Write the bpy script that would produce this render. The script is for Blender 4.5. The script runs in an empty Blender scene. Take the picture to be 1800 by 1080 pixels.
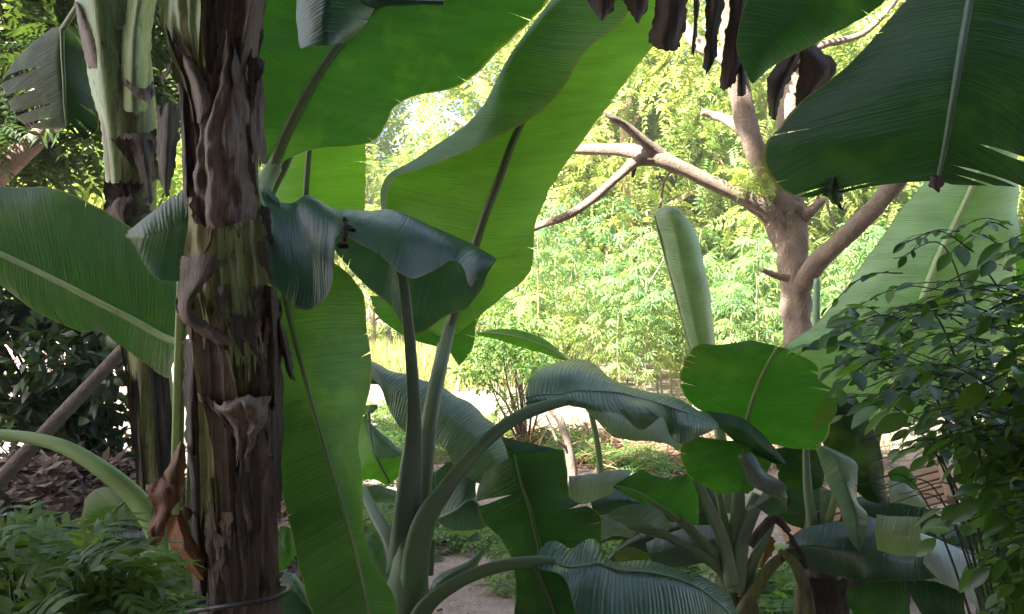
import bpy, math, random
import numpy as np
from mathutils import Vector, Matrix, noise as mnoise

R = math.radians
sc = bpy.context.scene
COL = sc.collection

# ------------------------------------------------------------------ camera, sky, sun, exposure
FPX, CX, CY, CAMZ = 1559.0, 900.0, 540.0, 1.5
cam_d = bpy.data.cameras.new('camera')
cam_d.sensor_width = 36.0
cam_d.lens = 36.0 * FPX / 1800.0
cam_d.clip_start, cam_d.clip_end = 0.05, 2000
cam = bpy.data.objects.new('camera', cam_d)
cam.location = (0, 0, CAMZ)
cam.rotation_euler = (R(90), 0, 0)
COL.objects.link(cam)
sc.camera = cam

SUN_DIR = Vector((-0.62, -0.50, 0.78)).normalized()      # from the ground towards the sun
elev = math.asin(SUN_DIR.z)
wd = bpy.data.worlds.new('World'); sc.world = wd; wd.use_nodes = True
nt = wd.node_tree
sky = nt.nodes.new('ShaderNodeTexSky'); sky.sky_type = 'NISHITA'; sky.sun_disc = False
sky.sun_elevation = elev
sky.sun_rotation = math.atan2(SUN_DIR.x, SUN_DIR.y)
sky.air_density, sky.dust_density, sky.ozone_density = 0.9, 4.5, 0.6
bg = nt.nodes['Background']; bg.inputs[1].default_value = 0.07
nt.links.new(sky.outputs[0], bg.inputs[0])
sd = bpy.data.lights.new('sun', 'SUN'); sd.energy = 5.0; sd.angle = R(0.53); sd.color = (1.0, 0.93, 0.80)
so = bpy.data.objects.new('sun', sd); COL.objects.link(so)
so.rotation_euler = SUN_DIR.to_track_quat('Z', 'Y').to_euler()
so.location = (0, 0, 30)
vs = sc.view_settings
vs.view_transform = 'Standard'; vs.look = 'None'; vs.exposure = 3.0; vs.gamma = 1.0; vs.use_curve_mapping = False
cy = sc.cycles
cy.max_bounces = 8; cy.diffuse_bounces = 4; cy.transmission_bounces = 6; cy.glossy_bounces = 3
cy.use_denoising = True
cy.sample_clamp_indirect = 6.0

# ------------------------------------------------------------------ helpers
def A(px, py, d):
    """a point of the place at distance d in front of the viewpoint"""
    return Vector(((px - CX) / FPX * d, d, CAMZ - (py - CY) / FPX * d))

def empty(name, loc=(0, 0, 0), label=None, cat=None, group=None):
    o = bpy.data.objects.new(name, None); COL.objects.link(o); o.location = loc
    o.empty_display_size = 0.1
    if label: o['label'] = label
    if cat: o['category'] = cat
    if group: o['group'] = group
    return o

def link(name, me, mat=None, parent=None, color=None, smooth=True):
    o = bpy.data.objects.new(name, me); COL.objects.link(o)
    if mat is not None and not me.materials: me.materials.append(mat)
    if color is not None: o.color = (*color, 1)
    if parent is not None:
        o.parent = parent
        w = Matrix.Identity(4); p = parent
        while p is not None:
            w = Matrix.LocRotScale(p.location, p.rotation_euler, p.scale) @ w if p.parent is None else p.matrix_parent_inverse @ Matrix.LocRotScale(p.location, p.rotation_euler, p.scale) @ w
            p = p.parent
        o.matrix_parent_inverse = w.inverted()
    if smooth and me.polygons:
        me.polygons.foreach_set('use_smooth', [True] * len(me.polygons))
    return o

def tag(o, label=None, cat=None, group=None, kind=None):
    if label: o['label'] = label
    if cat: o['category'] = cat
    if group: o['group'] = group
    if kind: o['kind'] = kind
    return o

def mesh(name, verts, faces, uvs=None, uv2=None, tint=None):
    me = bpy.data.meshes.new(name)
    me.from_pydata([tuple(v) for v in verts], [], faces)
    if uvs is not None:
        li = np.empty(len(me.loops), dtype=np.int32); me.loops.foreach_get('vertex_index', li)
        l1 = me.uv_layers.new(name='UVMap'); l1.data.foreach_set('uv', np.asarray(uvs, dtype=np.float32)[li].ravel())
        if uv2 is not None:
            l2 = me.uv_layers.new(name='Edge'); l2.data.foreach_set('uv', np.asarray(uv2, dtype=np.float32)[li].ravel())
    me.update()
    return me

def np_mesh(name, V, F, tint=None):
    """V (n,3) floats; F (m,3) triangle ids"""
    me = bpy.data.meshes.new(name)
    n, m = len(V), len(F)
    me.vertices.add(n); me.vertices.foreach_set('co', V.astype(np.float32).ravel())
    me.loops.add(m * 3); me.loops.foreach_set('vertex_index', F.astype(np.int32).ravel())
    me.polygons.add(m); me.polygons.foreach_set('loop_start', np.arange(0, m * 3, 3, dtype=np.int32))
    try: me.polygons.foreach_set('loop_total', np.full(m, 3, dtype=np.int32))
    except Exception: pass
    if tint is not None:
        a = me.attributes.new('tint', 'FLOAT', 'FACE'); a.data.foreach_set('value', tint.astype(np.float32))
    me.update(calc_edges=True); me.validate()
    return me

def cr(P, t):
    """Catmull-Rom through list of vectors, t in [0,1]"""
    n = len(P) - 1
    if n == 0: return P[0].copy()
    s = min(max(t, 0), 1) * n
    i = min(int(s), n - 1); f = s - i
    p1, p2 = P[i], P[i + 1]
    p0 = P[i - 1] if i > 0 else p1 * 2 - p2
    p3 = P[i + 2] if i + 2 <= n else p2 * 2 - p1
    return 0.5 * ((2 * p1) + (p2 - p0) * f + (2 * p0 - 5 * p1 + 4 * p2 - p3) * f * f + (3 * p1 - p0 - 3 * p2 + p3) * f ** 3)

def tube_data(pts, rad, seg=10, n=None, groove=0.0, wob=0.0, flat=1.0, seed=0):
    n = n or max(6, len(pts) * 5)
    C = [cr(pts, i / (n - 1)) for i in range(n)]
    rl = [Vector((r, 0, 0)) for r in rad]
    rr = [cr(rl, i / (n - 1)).x for i in range(n)]
    V, F, UV = [], [], []
    t = (C[1] - C[0]).normalized()
    up = Vector((0, -1, 0.3)); up = (up - t * up.dot(t)).normalized()
    L = 0
    for i in range(n):
        t = (C[min(i + 1, n - 1)] - C[max(i - 1, 0)]).normalized()
        up = (up - t * up.dot(t)).normalized(); sd_ = t.cross(up)
        if i: L += (C[i] - C[i - 1]).length
        for k in range(seg):
            a = 2 * math.pi * k / seg
            r = rr[i]
            if groove: r *= 1 - groove * max(0, math.cos(a)) ** 6
            if wob: r *= 1 + wob * mnoise.noise(Vector((C[i].x * 6 + math.cos(a) * 1.2 + seed, C[i].y * 6 + math.sin(a) * 1.2, C[i].z * 6)))
            V.append(C[i] + up * (math.cos(a) * r * flat) + sd_ * (math.sin(a) * r)); UV.append((L, k / seg * 2 * math.pi * rr[i]))
    for i in range(n - 1):
        for k in range(seg):
            k2 = (k + 1) % seg
            F.append((i * seg + k, i * seg + k2, (i + 1) * seg + k2, (i + 1) * seg + k))
    F.append(tuple(range(seg - 1, -1, -1))); F.append(tuple(range((n - 1) * seg, n * seg)))
    return V, F, UV

def tube(name, pts, rad, mat, parent=None, color=None, **kw):
    V, F, UV = tube_data(pts, rad, **kw)
    return link(name, mesh(name, V, F, UV), mat, parent, color)

def join_tubes(name, specs, mat, parent=None):
    V, F, UV = [], [], []
    for pts, rad, kw in specs:
        v, f, u = tube_data(pts, rad, **kw); o = len(V)
        V += v; UV += u; F += [tuple(i + o for i in q) for q in f]
    return link(name, mesh(name, V, F, UV), mat, parent)

def box_data(c, s, rot=None):
    V = []
    for z in (-1, 1):
        for x, y in ((-1, -1), (1, -1), (1, 1), (-1, 1)):
            v = Vector((x * s[0] / 2, y * s[1] / 2, z * s[2] / 2))
            V.append(Vector(c) + (rot @ v if rot else v))
    F = [(3, 2, 1, 0), (4, 5, 6, 7), (0, 1, 5, 4), (1, 2, 6, 5), (2, 3, 7, 6), (3, 0, 4, 7)]
    return V, F

# ------------------------------------------------------------------ materials
def new_mat(name):
    m = bpy.data.materials.new(name); m.use_nodes = True
    t = m.node_tree; t.nodes.clear()
    out = t.nodes.new('ShaderNodeOutputMaterial')
    return m, t, out

class NB:
    def __init__(s, t): s.t = t
    def n(s, typ, **kw):
        o = s.t.nodes.new('ShaderNode' + typ)
        for k, v in kw.items(): setattr(o, k, v)
        return o
    def l(s, a, b): s.t.links.new(a, b)
    def math(s, op, a, b=None, c=None):
        o = s.n('Math', operation=op)
        for i, v in enumerate((a, b, c)):
            if v is None: continue
            if hasattr(v, 'links'): s.l(v, o.inputs[i])
            else: o.inputs[i].default_value = v
        return o.outputs[0]
    def comb(s, x, y, z):
        o = s.n('CombineXYZ')
        for i, v in enumerate((x, y, z)):
            if hasattr(v, 'links'): s.l(v, o.inputs[i])
            else: o.inputs[i].default_value = v
        return o.outputs[0]
    def noise(s, vec, scale=1.0, detail=2.0, rough=0.5):
        o = s.n('TexNoise'); o.inputs['Scale'].default_value = scale; o.inputs['Detail'].default_value = detail
        o.inputs['Roughness'].default_value = rough
        if vec is not None: s.l(vec, o.inputs['Vector'])
        return o.outputs['Fac']
    def ramp(s, fac, stops):
        o = s.n('ValToRGB'); s.l(fac, o.inputs[0]); e = o.color_ramp.elements
        e[0].position, e[0].color = stops[0][0], (*stops[0][1], 1)
        e[1].position, e[1].color = stops[-1][0], (*stops[-1][1], 1)
        for p, c in stops[1:-1]:
            x = e.new(p); x.color = (*c, 1)
        return o.outputs[0]
    def mix(s, fac, a, b, blend='MIX'):
        o = s.n('Mix', data_type='RGBA', blend_type=blend)
        for sock, v in ((o.inputs[0], fac), (o.inputs[6], a), (o.inputs[7], b)):
            if hasattr(v, 'links'): s.l(v, sock)
            else: sock.default_value = (*v, 1) if isinstance(v, tuple) else v
        return o.outputs[2]
    def bump(s, h, strength, dist):
        o = s.n('Bump'); o.inputs['Strength'].default_value = strength; o.inputs['Distance'].default_value = dist
        s.l(h, o.inputs['Height']); return o.outputs[0]
    def vscale(s, vec, sc_):
        o = s.n('Mapping'); s.l(vec, o.inputs[0]); o.inputs['Scale'].default_value = sc_; return o.outputs[0]

def leaf_material(name, trans=0.5, rough=0.42, dead=False, tmul=(1.75, 2.0, 0.72), bstr=0.45, pleat=0.09, spec=0.5, base=0.82, stripe=0.03):
    m, t, out = new_mat(name); b = NB(t)
    uv = b.n('UVMap', uv_map='UVMap').outputs[0]; ed = b.n('UVMap', uv_map='Edge').outputs[0]
    sx = b.n('SeparateXYZ'); b.l(uv, sx.inputs[0]); u, v = sx.outputs[0], sx.outputs[1]
    es = b.n('SeparateXYZ'); b.l(ed, es.inputs[0]); e = es.outputs[0]
    oi = b.n('ObjectInfo'); rnd = oi.outputs['Random']; col = oi.outputs['Color']
    rz = b.math('MULTIPLY', rnd, 37.0)
    av = b.math('ABSOLUTE', v)
    uu = b.math('MULTIPLY_ADD', av, -0.22, u)
    streak = b.noise(b.comb(b.math('MULTIPLY', uu, 110.0), b.math('MULTIPLY', v, 3.0), rz), 1, 3, .6)
    broad = b.noise(b.comb(b.math('MULTIPLY', uu, 14.0), b.math('MULTIPLY', v, 4.0), rz), 1, 3, .55)
    sine = b.math('SINE', b.math('MULTIPLY_ADD', uu, 2 * math.pi / 0.0125, b.math('MULTIPLY', broad, 16.0)))
    h = b.math('ADD', b.math('MULTIPLY', sine, pleat), b.math('MULTIPLY', streak, 1.5))
    h = b.math('ADD', h, b.math('MULTIPLY', broad, 2.0))
    mid_ = b.noise(b.comb(b.math('MULTIPLY', uu, 42.0), b.math('MULTIPLY', v, 5.0), rz), 1, 2, .5)
    h = b.math('MULTIPLY_ADD', mid_, 1.6, h)
    crease = b.noise(b.n('TexCoord').outputs['Object'], 13, 3, .6)
    h = b.math('MULTIPLY_ADD', crease, 1.8, h)
    nrm = b.bump(h, bstr, 0.004)
    lum = b.math('ADD', b.math('MULTIPLY_ADD', broad, 0.75, 0.42), b.math('MULTIPLY_ADD', streak, 0.4, 0.0))
    lum = b.math('MULTIPLY_ADD', sine, stripe, lum)
    lum = b.math('MULTIPLY', lum, base)
    o = b.n('VectorMath', operation='SCALE'); b.l(col, o.inputs[0]); b.l(lum, o.inputs[3])
    c = o.outputs[0]
    tc = b.n('TexCoord').outputs['Object']
    if not dead:
        spot = b.noise(tc, 34, 4, .65)
        sf = b.ramp(spot, [(0.70, (0, 0, 0)), (0.78, (0.55, 0.55, 0.55))])
        c = b.mix(sf, c, (0.10, 0.085, 0.03))
        yel = b.ramp(b.noise(tc, 5, 3, .6), [(0.52, (0, 0, 0)), (0.8, (0.30, 0.30, 0.30))])
        c = b.mix(yel, c, (0.13, 0.20, 0.035))
        ef = b.ramp(b.math('ADD', e, b.math('MULTIPLY', b.math('SUBTRACT', b.noise(tc, 18, 2), 0.5), 0.03)), [(0.975, (0, 0, 0)), (0.99, (0.75, 0.75, 0.75))])
        c = b.mix(ef, c, (0.16, 0.12, 0.04))
    else:
        blot = b.ramp(b.noise(tc, 16, 5, .7), [(0.35, (0, 0, 0)), (0.7, (0.8, 0.8, 0.8))])
        c = b.mix(blot, c, b.mix(0.5, c, (0.16, 0.11, 0.085)))
    p = b.n('BsdfPrincipled'); b.l(c, p.inputs['Base Color']); p.inputs['Roughness'].default_value = rough
    p.inputs['Specular IOR Level'].default_value = spec
    rr_ = b.math('MULTIPLY_ADD', streak, 0.22, rough - 0.1); b.l(rr_, p.inputs['Roughness'])
    b.l(nrm, p.inputs['Normal'])
    tr = b.n('BsdfTranslucent'); b.l(b.mix(1.0, c, tmul, 'MULTIPLY'), tr.inputs[0]); b.l(nrm, tr.inputs['Normal'])
    mx = b.n('MixShader'); mx.inputs[0].default_value = trans
    b.l(p.outputs[0], mx.inputs[1]); b.l(tr.outputs[0], mx.inputs[2]); b.l(mx.outputs[0], out.inputs[0])
    return m

M_LEAF = leaf_material('banana_blade', 0.55, tmul=(2.3, 3.0, 0.85), base=0.58)
M_TOP = leaf_material('banana_blade_upper', 0.30, 0.32, bstr=0.42, pleat=0.12, spec=0.75)
M_PLEAT = leaf_material('banana_blade_pleated', 0.26, 0.32, bstr=0.6, pleat=0.42, spec=0.8, base=0.95, stripe=0.13)  # stronger stripe paints highlights along the pleats into the colour
M_DEAD = leaf_material('dry_banana_blade', 0.15, 0.75, True, (1.6, 1.2, .8), 0.9)

def rib_material():
    m, t, out = new_mat('banana_rib'); b = NB(t)
    uv = b.n('UVMap', uv_map='UVMap').outputs[0]
    oi = b.n('ObjectInfo')
    nz = b.noise(b.vscale(uv, (3, 160, 1)), 1, 3, .6)
    big = b.noise(b.n('TexCoord').outputs['Object'], 9, 3, .6)
    lum = b.math('ADD', b.math('MULTIPLY_ADD', nz, 0.5, 0.45), b.math('MULTIPLY', big, 0.6))
    o = b.n('VectorMath', operation='SCALE'); b.l(oi.outputs['Color'], o.inputs[0]); b.l(lum, o.inputs[3])
    c = b.mix(b.ramp(b.noise(b.n('TexCoord').outputs['Object'], 28, 4, .7), [(0.66, (0, 0, 0)), (0.76, (.6, .6, .6))]), o.outputs[0], (0.05, 0.04, 0.02))
    p = b.n('BsdfPrincipled'); b.l(c, p.inputs['Base Color']); p.inputs['Roughness'].default_value = 0.45
    p.inputs['Subsurface Weight'].default_value = 0.0
    b.l(b.bump(nz, 0.35, 0.003), p.inputs['Normal']); b.l(p.outputs[0], out.inputs[0])
    return m
M_RIB = rib_material()

def stem_material(name, stops, sx=(24, 24, 4.0), thr=None, rough=0.6, bstr=0.6, spots=True, spot=.85):
    """fibrous pseudostem: streaks along the stem, colour patches from stops"""
    m, t, out = new_mat(name); b = NB(t)
    tc = b.n('TexCoord').outputs['Object']
    st = b.noise(b.vscale(tc, sx), 1, 6, .65)
    fine = b.noise(b.vscale(tc, (sx[0] * 5, sx[1] * 5, sx[2] * 3)), 1, 3, .6)
    pat = b.noise(b.vscale(tc, (7, 7, 3.0)), 1, 5, .65)
    f = b.math('ADD', b.math('MULTIPLY', pat, 0.75), b.math('MULTIPLY', st, 0.45))
    f = b.math('SUBTRACT', f, 0.1)
    c = b.ramp(f, stops)
    o = b.n('VectorMath', operation='SCALE'); b.l(c, o.inputs[0]); b.l(b.math('MAXIMUM', b.math('MULTIPLY_ADD', fine, 1.7, 0.12), 0.25), o.inputs[3])
    c = o.outputs[0]
    if spots:
        c = b.mix(b.ramp(b.noise(b.vscale(tc, (26, 26, 12)), 1, 4, .7), [(0.60, (0, 0, 0)), (0.68, (spot, spot, spot))]), c, (0.018, 0.014, 0.012))
    p = b.n('BsdfPrincipled'); b.l(c, p.inputs['Base Color']); p.inputs['Roughness'].default_value = rough
    h = b.math('ADD', b.math('MULTIPLY', st, 1.0), b.math('MULTIPLY', fine, 0.5))
    b.l(b.bump(h, bstr, 0.012), p.inputs['Normal']); b.l(p.outputs[0], out.inputs[0])
    return m
M_STEM_OLD = stem_material('old_pseudostem', [(0.30, (0.030, 0.020, 0.014)), (0.42, (0.075, 0.050, 0.034)), (0.50, (0.085, 0.075, 0.022)), (0.60, (0.12, 0.135, 0.03)), (0.8, (0.17, 0.17, 0.06))])
M_STEM_GREEN = stem_material('green_pseudostem', [(0.28, (0.10, 0.13, 0.045)), (0.5, (0.19, 0.27, 0.10)), (0.75, (0.26, 0.34, 0.15))], rough=0.45, bstr=0.25)
M_STEM_MID = stem_material('mottled_pseudostem', [(0.30, (0.05, 0.04, 0.028)), (0.42, (0.12, 0.12, 0.05)), (0.58, (0.19, 0.23, 0.08)), (0.8, (0.25, 0.30, 0.13))], rough=0.5, bstr=0.4)
M_STEM_OLIVE = stem_material('olive_pseudostem', [(0.30, (0.07, 0.06, 0.022)), (0.42, (0.13, 0.135, 0.035)), (0.6, (0.19, 0.21, 0.06)), (0.8, (0.24, 0.26, 0.09))], rough=0.5, bstr=0.35)
M_SHEATH = stem_material('dry_sheath', [(0.30, (0.026, 0.018, 0.015)), (0.42, (0.080, 0.054, 0.042)), (0.54, (0.165, 0.120, 0.096)), (0.66, (0.110, 0.080, 0.070)), (0.8, (0.28, 0.21, 0.16))], sx=(40, 40, 4.5), rough=0.65, bstr=0.8, spot=.6)
M_SHEATH_DK = stem_material('dark_dry_sheath', [(0.25, (0.022, 0.016, 0.014)), (0.5, (0.06, 0.045, 0.036)), (0.8, (0.15, 0.115, 0.095))], sx=(38, 38, 4.5), rough=0.75, bstr=1.0)

def bark_material(name, c0, c1, specks=True):
    m, t, out = new_mat(name); b = NB(t)
    tc = b.n('TexCoord').outputs['Object']
    n1 = b.noise(b.vscale(tc, (11, 11, 6)), 1, 10, .75); n2 = b.noise(tc, 60, 6, .7)
    c = b.mix(b.ramp(n1, [(0.3, (0, 0, 0)), (0.72, (1, 1, 1))]), c0, c1)
    o = b.n('VectorMath', operation='SCALE'); b.l(c, o.inputs[0]); b.l(b.math('MULTIPLY_ADD', n2, 1.0, 0.5), o.inputs[3]); c = o.outputs[0]
    if specks:
        vo = b.n('TexVoronoi'); vo.inputs['Scale'].default_value = 34; b.l(tc, vo.inputs['Vector'])
        c = b.mix(b.ramp(vo.outputs['Distance'], [(0.10, (.8, .8, .8)), (0.17, (0, 0, 0))]), c, (0.42, 0.36, 0.30))
    p = b.n('BsdfPrincipled'); b.l(c, p.inputs['Base Color']); p.inputs['Roughness'].default_value = 0.85
    b.l(b.bump(b.math('ADD', n1, b.math('MULTIPLY', n2, 0.5)), 1.0, 0.05), p.inputs['Normal']); b.l(p.outputs[0], out.inputs[0])
    return m
M_BARK = bark_material('tree_bark', (0.20, 0.15, 0.12), (0.42, 0.325, 0.265))
M_BARK_PALE = bark_material('pale_bark', (0.30, 0.21, 0.15), (0.46, 0.34, 0.25), False)
M_TWIG = bark_material('twig_bark', (0.07, 0.05, 0.035), (0.15, 0.10, 0.07), False)
M_GREENTWIG = bark_material('green_twig', (0.04, 0.05, 0.025), (0.09, 0.09, 0.045), False)
M_STALK = bark_material('pale_stalk', (0.20, 0.20, 0.11), (0.34, 0.32, 0.19), False)
M_POLE = bark_material('weathered_pole', (0.13, 0.10, 0.08), (0.24, 0.19, 0.155), False)

def foliage_material(name, c0, c1, trans=0.45, rough=0.5, tmul=(1.7, 1.6, 0.6), spec=0.4):
    m, t, out = new_mat(name); b = NB(t)
    at_ = b.n('Attribute', attribute_name='tint', attribute_type='GEOMETRY').outputs['Fac']
    rnd = b.n('ObjectInfo').outputs['Random']
    nz = b.noise(b.n('TexCoord').outputs['Object'], 60, 2, .5)
    f = b.math('ADD', at_, b.math('MULTIPLY', b.math('SUBTRACT', rnd, 0.5), 0.35))
    c = b.mix(f, c0, c1)
    o = b.n('VectorMath', operation='SCALE'); b.l(c, o.inputs[0]); b.l(b.math('MULTIPLY_ADD', nz, 0.5, 0.75), o.inputs[3]); c = o.outputs[0]
    p = b.n('BsdfPrincipled'); b.l(c, p.inputs['Base Color']); p.inputs['Roughness'].default_value = rough
    p.inputs['Specular IOR Level'].default_value = spec
    tr = b.n('BsdfTranslucent'); b.l(b.mix(1.0, c, tmul, 'MULTIPLY'), tr.inputs[0])
    mx = b.n('MixShader'); mx.inputs[0].default_value = trans
    b.l(p.outputs[0], mx.inputs[1]); b.l(tr.outputs[0], mx.inputs[2]); b.l(mx.outputs[0], out.inputs[0])
    return m
M_FAR = foliage_material('far_foliage', (0.17, 0.29, 0.095), (0.37, 0.40, 0.14), 0.5, 0.5, (1.4, 1.4, .75))
M_CASS = foliage_material('cassava_foliage', (0.12, 0.25, 0.12), (0.33, 0.37, 0.12), 0.5, 0.5, (1.4, 1.45, .8))
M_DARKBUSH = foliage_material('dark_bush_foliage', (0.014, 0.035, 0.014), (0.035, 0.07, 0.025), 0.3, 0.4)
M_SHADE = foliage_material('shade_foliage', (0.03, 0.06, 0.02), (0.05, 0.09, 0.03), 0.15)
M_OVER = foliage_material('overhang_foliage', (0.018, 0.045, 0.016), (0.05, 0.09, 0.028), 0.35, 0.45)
M_WEED = foliage_material('weed_foliage', (0.07, 0.17, 0.06), (0.16, 0.26, 0.08))
M_FERN = foliage_material('lobed_foliage', (0.06, 0.135, 0.028), (0.15, 0.25, 0.05), 0.42, 0.45)
M_SHRUB = foliage_material('shrub_foliage', (0.015, 0.054, 0.018), (0.095, 0.185, 0.032), 0.45, 0.30, (2.2, 2.4, .6), 0.7)
M_GRASS = foliage_material('grass_blades', (0.15, 0.25, 0.08), (0.38, 0.36, 0.20), 0.4, 0.6)
M_LITTER = foliage_material('litter', (0.05, 0.036, 0.03), (0.27, 0.205, 0.175), 0.1, 0.8, (1.2, 1, .8), 0.2)
M_STRAW = foliage_material('straw', (0.13, 0.075, 0.045), (0.34, 0.22, 0.13), 0.1, 0.8, (1.2, 1, .8), 0.2)

def ground_material():
    m, t, out = new_mat('dirt'); b = NB(t)
    tc = b.n('TexCoord').outputs['Object']
    n1 = b.noise(tc, 0.9, 6, .62); n2 = b.noise(tc, 14, 5, .65); n3 = b.noise(tc, 70, 3, .6)
    c = b.ramp(b.math('ADD', b.math('MULTIPLY', n1, 0.6), b.math('MULTIPLY', n2, 0.4)), [(0.34, (0.13, 0.098, 0.082)), (0.5, (0.25, 0.20, 0.175)), (0.66, (0.34, 0.275, 0.245))])
    c = b.mix(b.ramp(n3, [(0.58, (0, 0, 0)), (0.68, (.6, .6, .6))]), c, (0.10, 0.075, 0.06))
    p = b.n('BsdfPrincipled'); b.l(c, p.inputs['Base Color']); p.inputs['Roughness'].default_value = 0.95
    b.l(b.bump(b.math('ADD', n2, b.math('MULTIPLY', n3, 0.5)), 0.9, 0.03), p.inputs['Normal']); b.l(p.outputs[0], out.inputs[0])
    return m
M_DIRT = ground_material()

def plain(name, c, rough=0.7, var=0.3, scale=20):
    m, t, out = new_mat(name); b = NB(t)
    nz = b.noise(b.n('TexCoord').outputs['Object'], scale, 5, .65)
    o = b.n('VectorMath', operation='SCALE'); o.inputs[0].default_value = c; b.l(b.math('MULTIPLY_ADD', nz, var * 2, 1 - var), o.inputs[3])
    p = b.n('BsdfPrincipled'); b.l(o.outputs[0], p.inputs['Base Color']); p.inputs['Roughness'].default_value = rough
    b.l(b.bump(nz, 0.3, 0.01), p.inputs['Normal']); b.l(p.outputs[0], out.inputs[0]); return m
M_CABLE = plain('black_cable', (0.012, 0.012, 0.013), 0.5)
M_WALL = plain('pink_plaster', (0.62, 0.47, 0.42), 0.9, 0.15, 3)
M_WIRE = plain('wire', (0.05, 0.05, 0.05), 0.5)
M_BUG = plain('debris', (0.018, 0.011, 0.008), 0.8)

def wood_material():
    m, t, out = new_mat('pallet_wood'); b = NB(t)
    tc = b.n('TexCoord').outputs['Object']; rnd = b.n('ObjectInfo').outputs['Random']
    g = b.noise(b.vscale(tc, (3, 60, 60)), 1, 5, .6)
    c = b.mix(g, (0.22, 0.13, 0.08), (0.42, 0.28, 0.18))
    o = b.n('VectorMath', operation='SCALE'); b.l(c, o.inputs[0]); b.l(b.math('MULTIPLY_ADD', rnd, 0.5, 0.75), o.inputs[3])
    p = b.n('BsdfPrincipled'); b.l(o.outputs[0], p.inputs['Base Color']); p.inputs['Roughness'].default_value = 0.8
    b.l(b.bump(g, 0.4, 0.004), p.inputs['Normal']); b.l(p.outputs[0], out.inputs[0]); return m
M_WOOD = wood_material()

# tones of blade and rib; the blue tone has sky sheen put into it
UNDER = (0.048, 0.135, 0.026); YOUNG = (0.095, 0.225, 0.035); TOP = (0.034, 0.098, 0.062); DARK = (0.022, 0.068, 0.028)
DEEP = (0.036, 0.11, 0.024); PALE = (0.10, 0.20, 0.095); BLUE_SHEEN = (0.10, 0.18, 0.145); GREY = (0.085, 0.135, 0.085)
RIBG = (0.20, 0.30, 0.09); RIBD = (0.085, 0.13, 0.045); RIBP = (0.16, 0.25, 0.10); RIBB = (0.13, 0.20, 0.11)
BROWN = (0.060, 0.040, 0.036); ORANGE = (0.30, 0.125, 0.045); TAN = (0.22, 0.13, 0.075)

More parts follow.
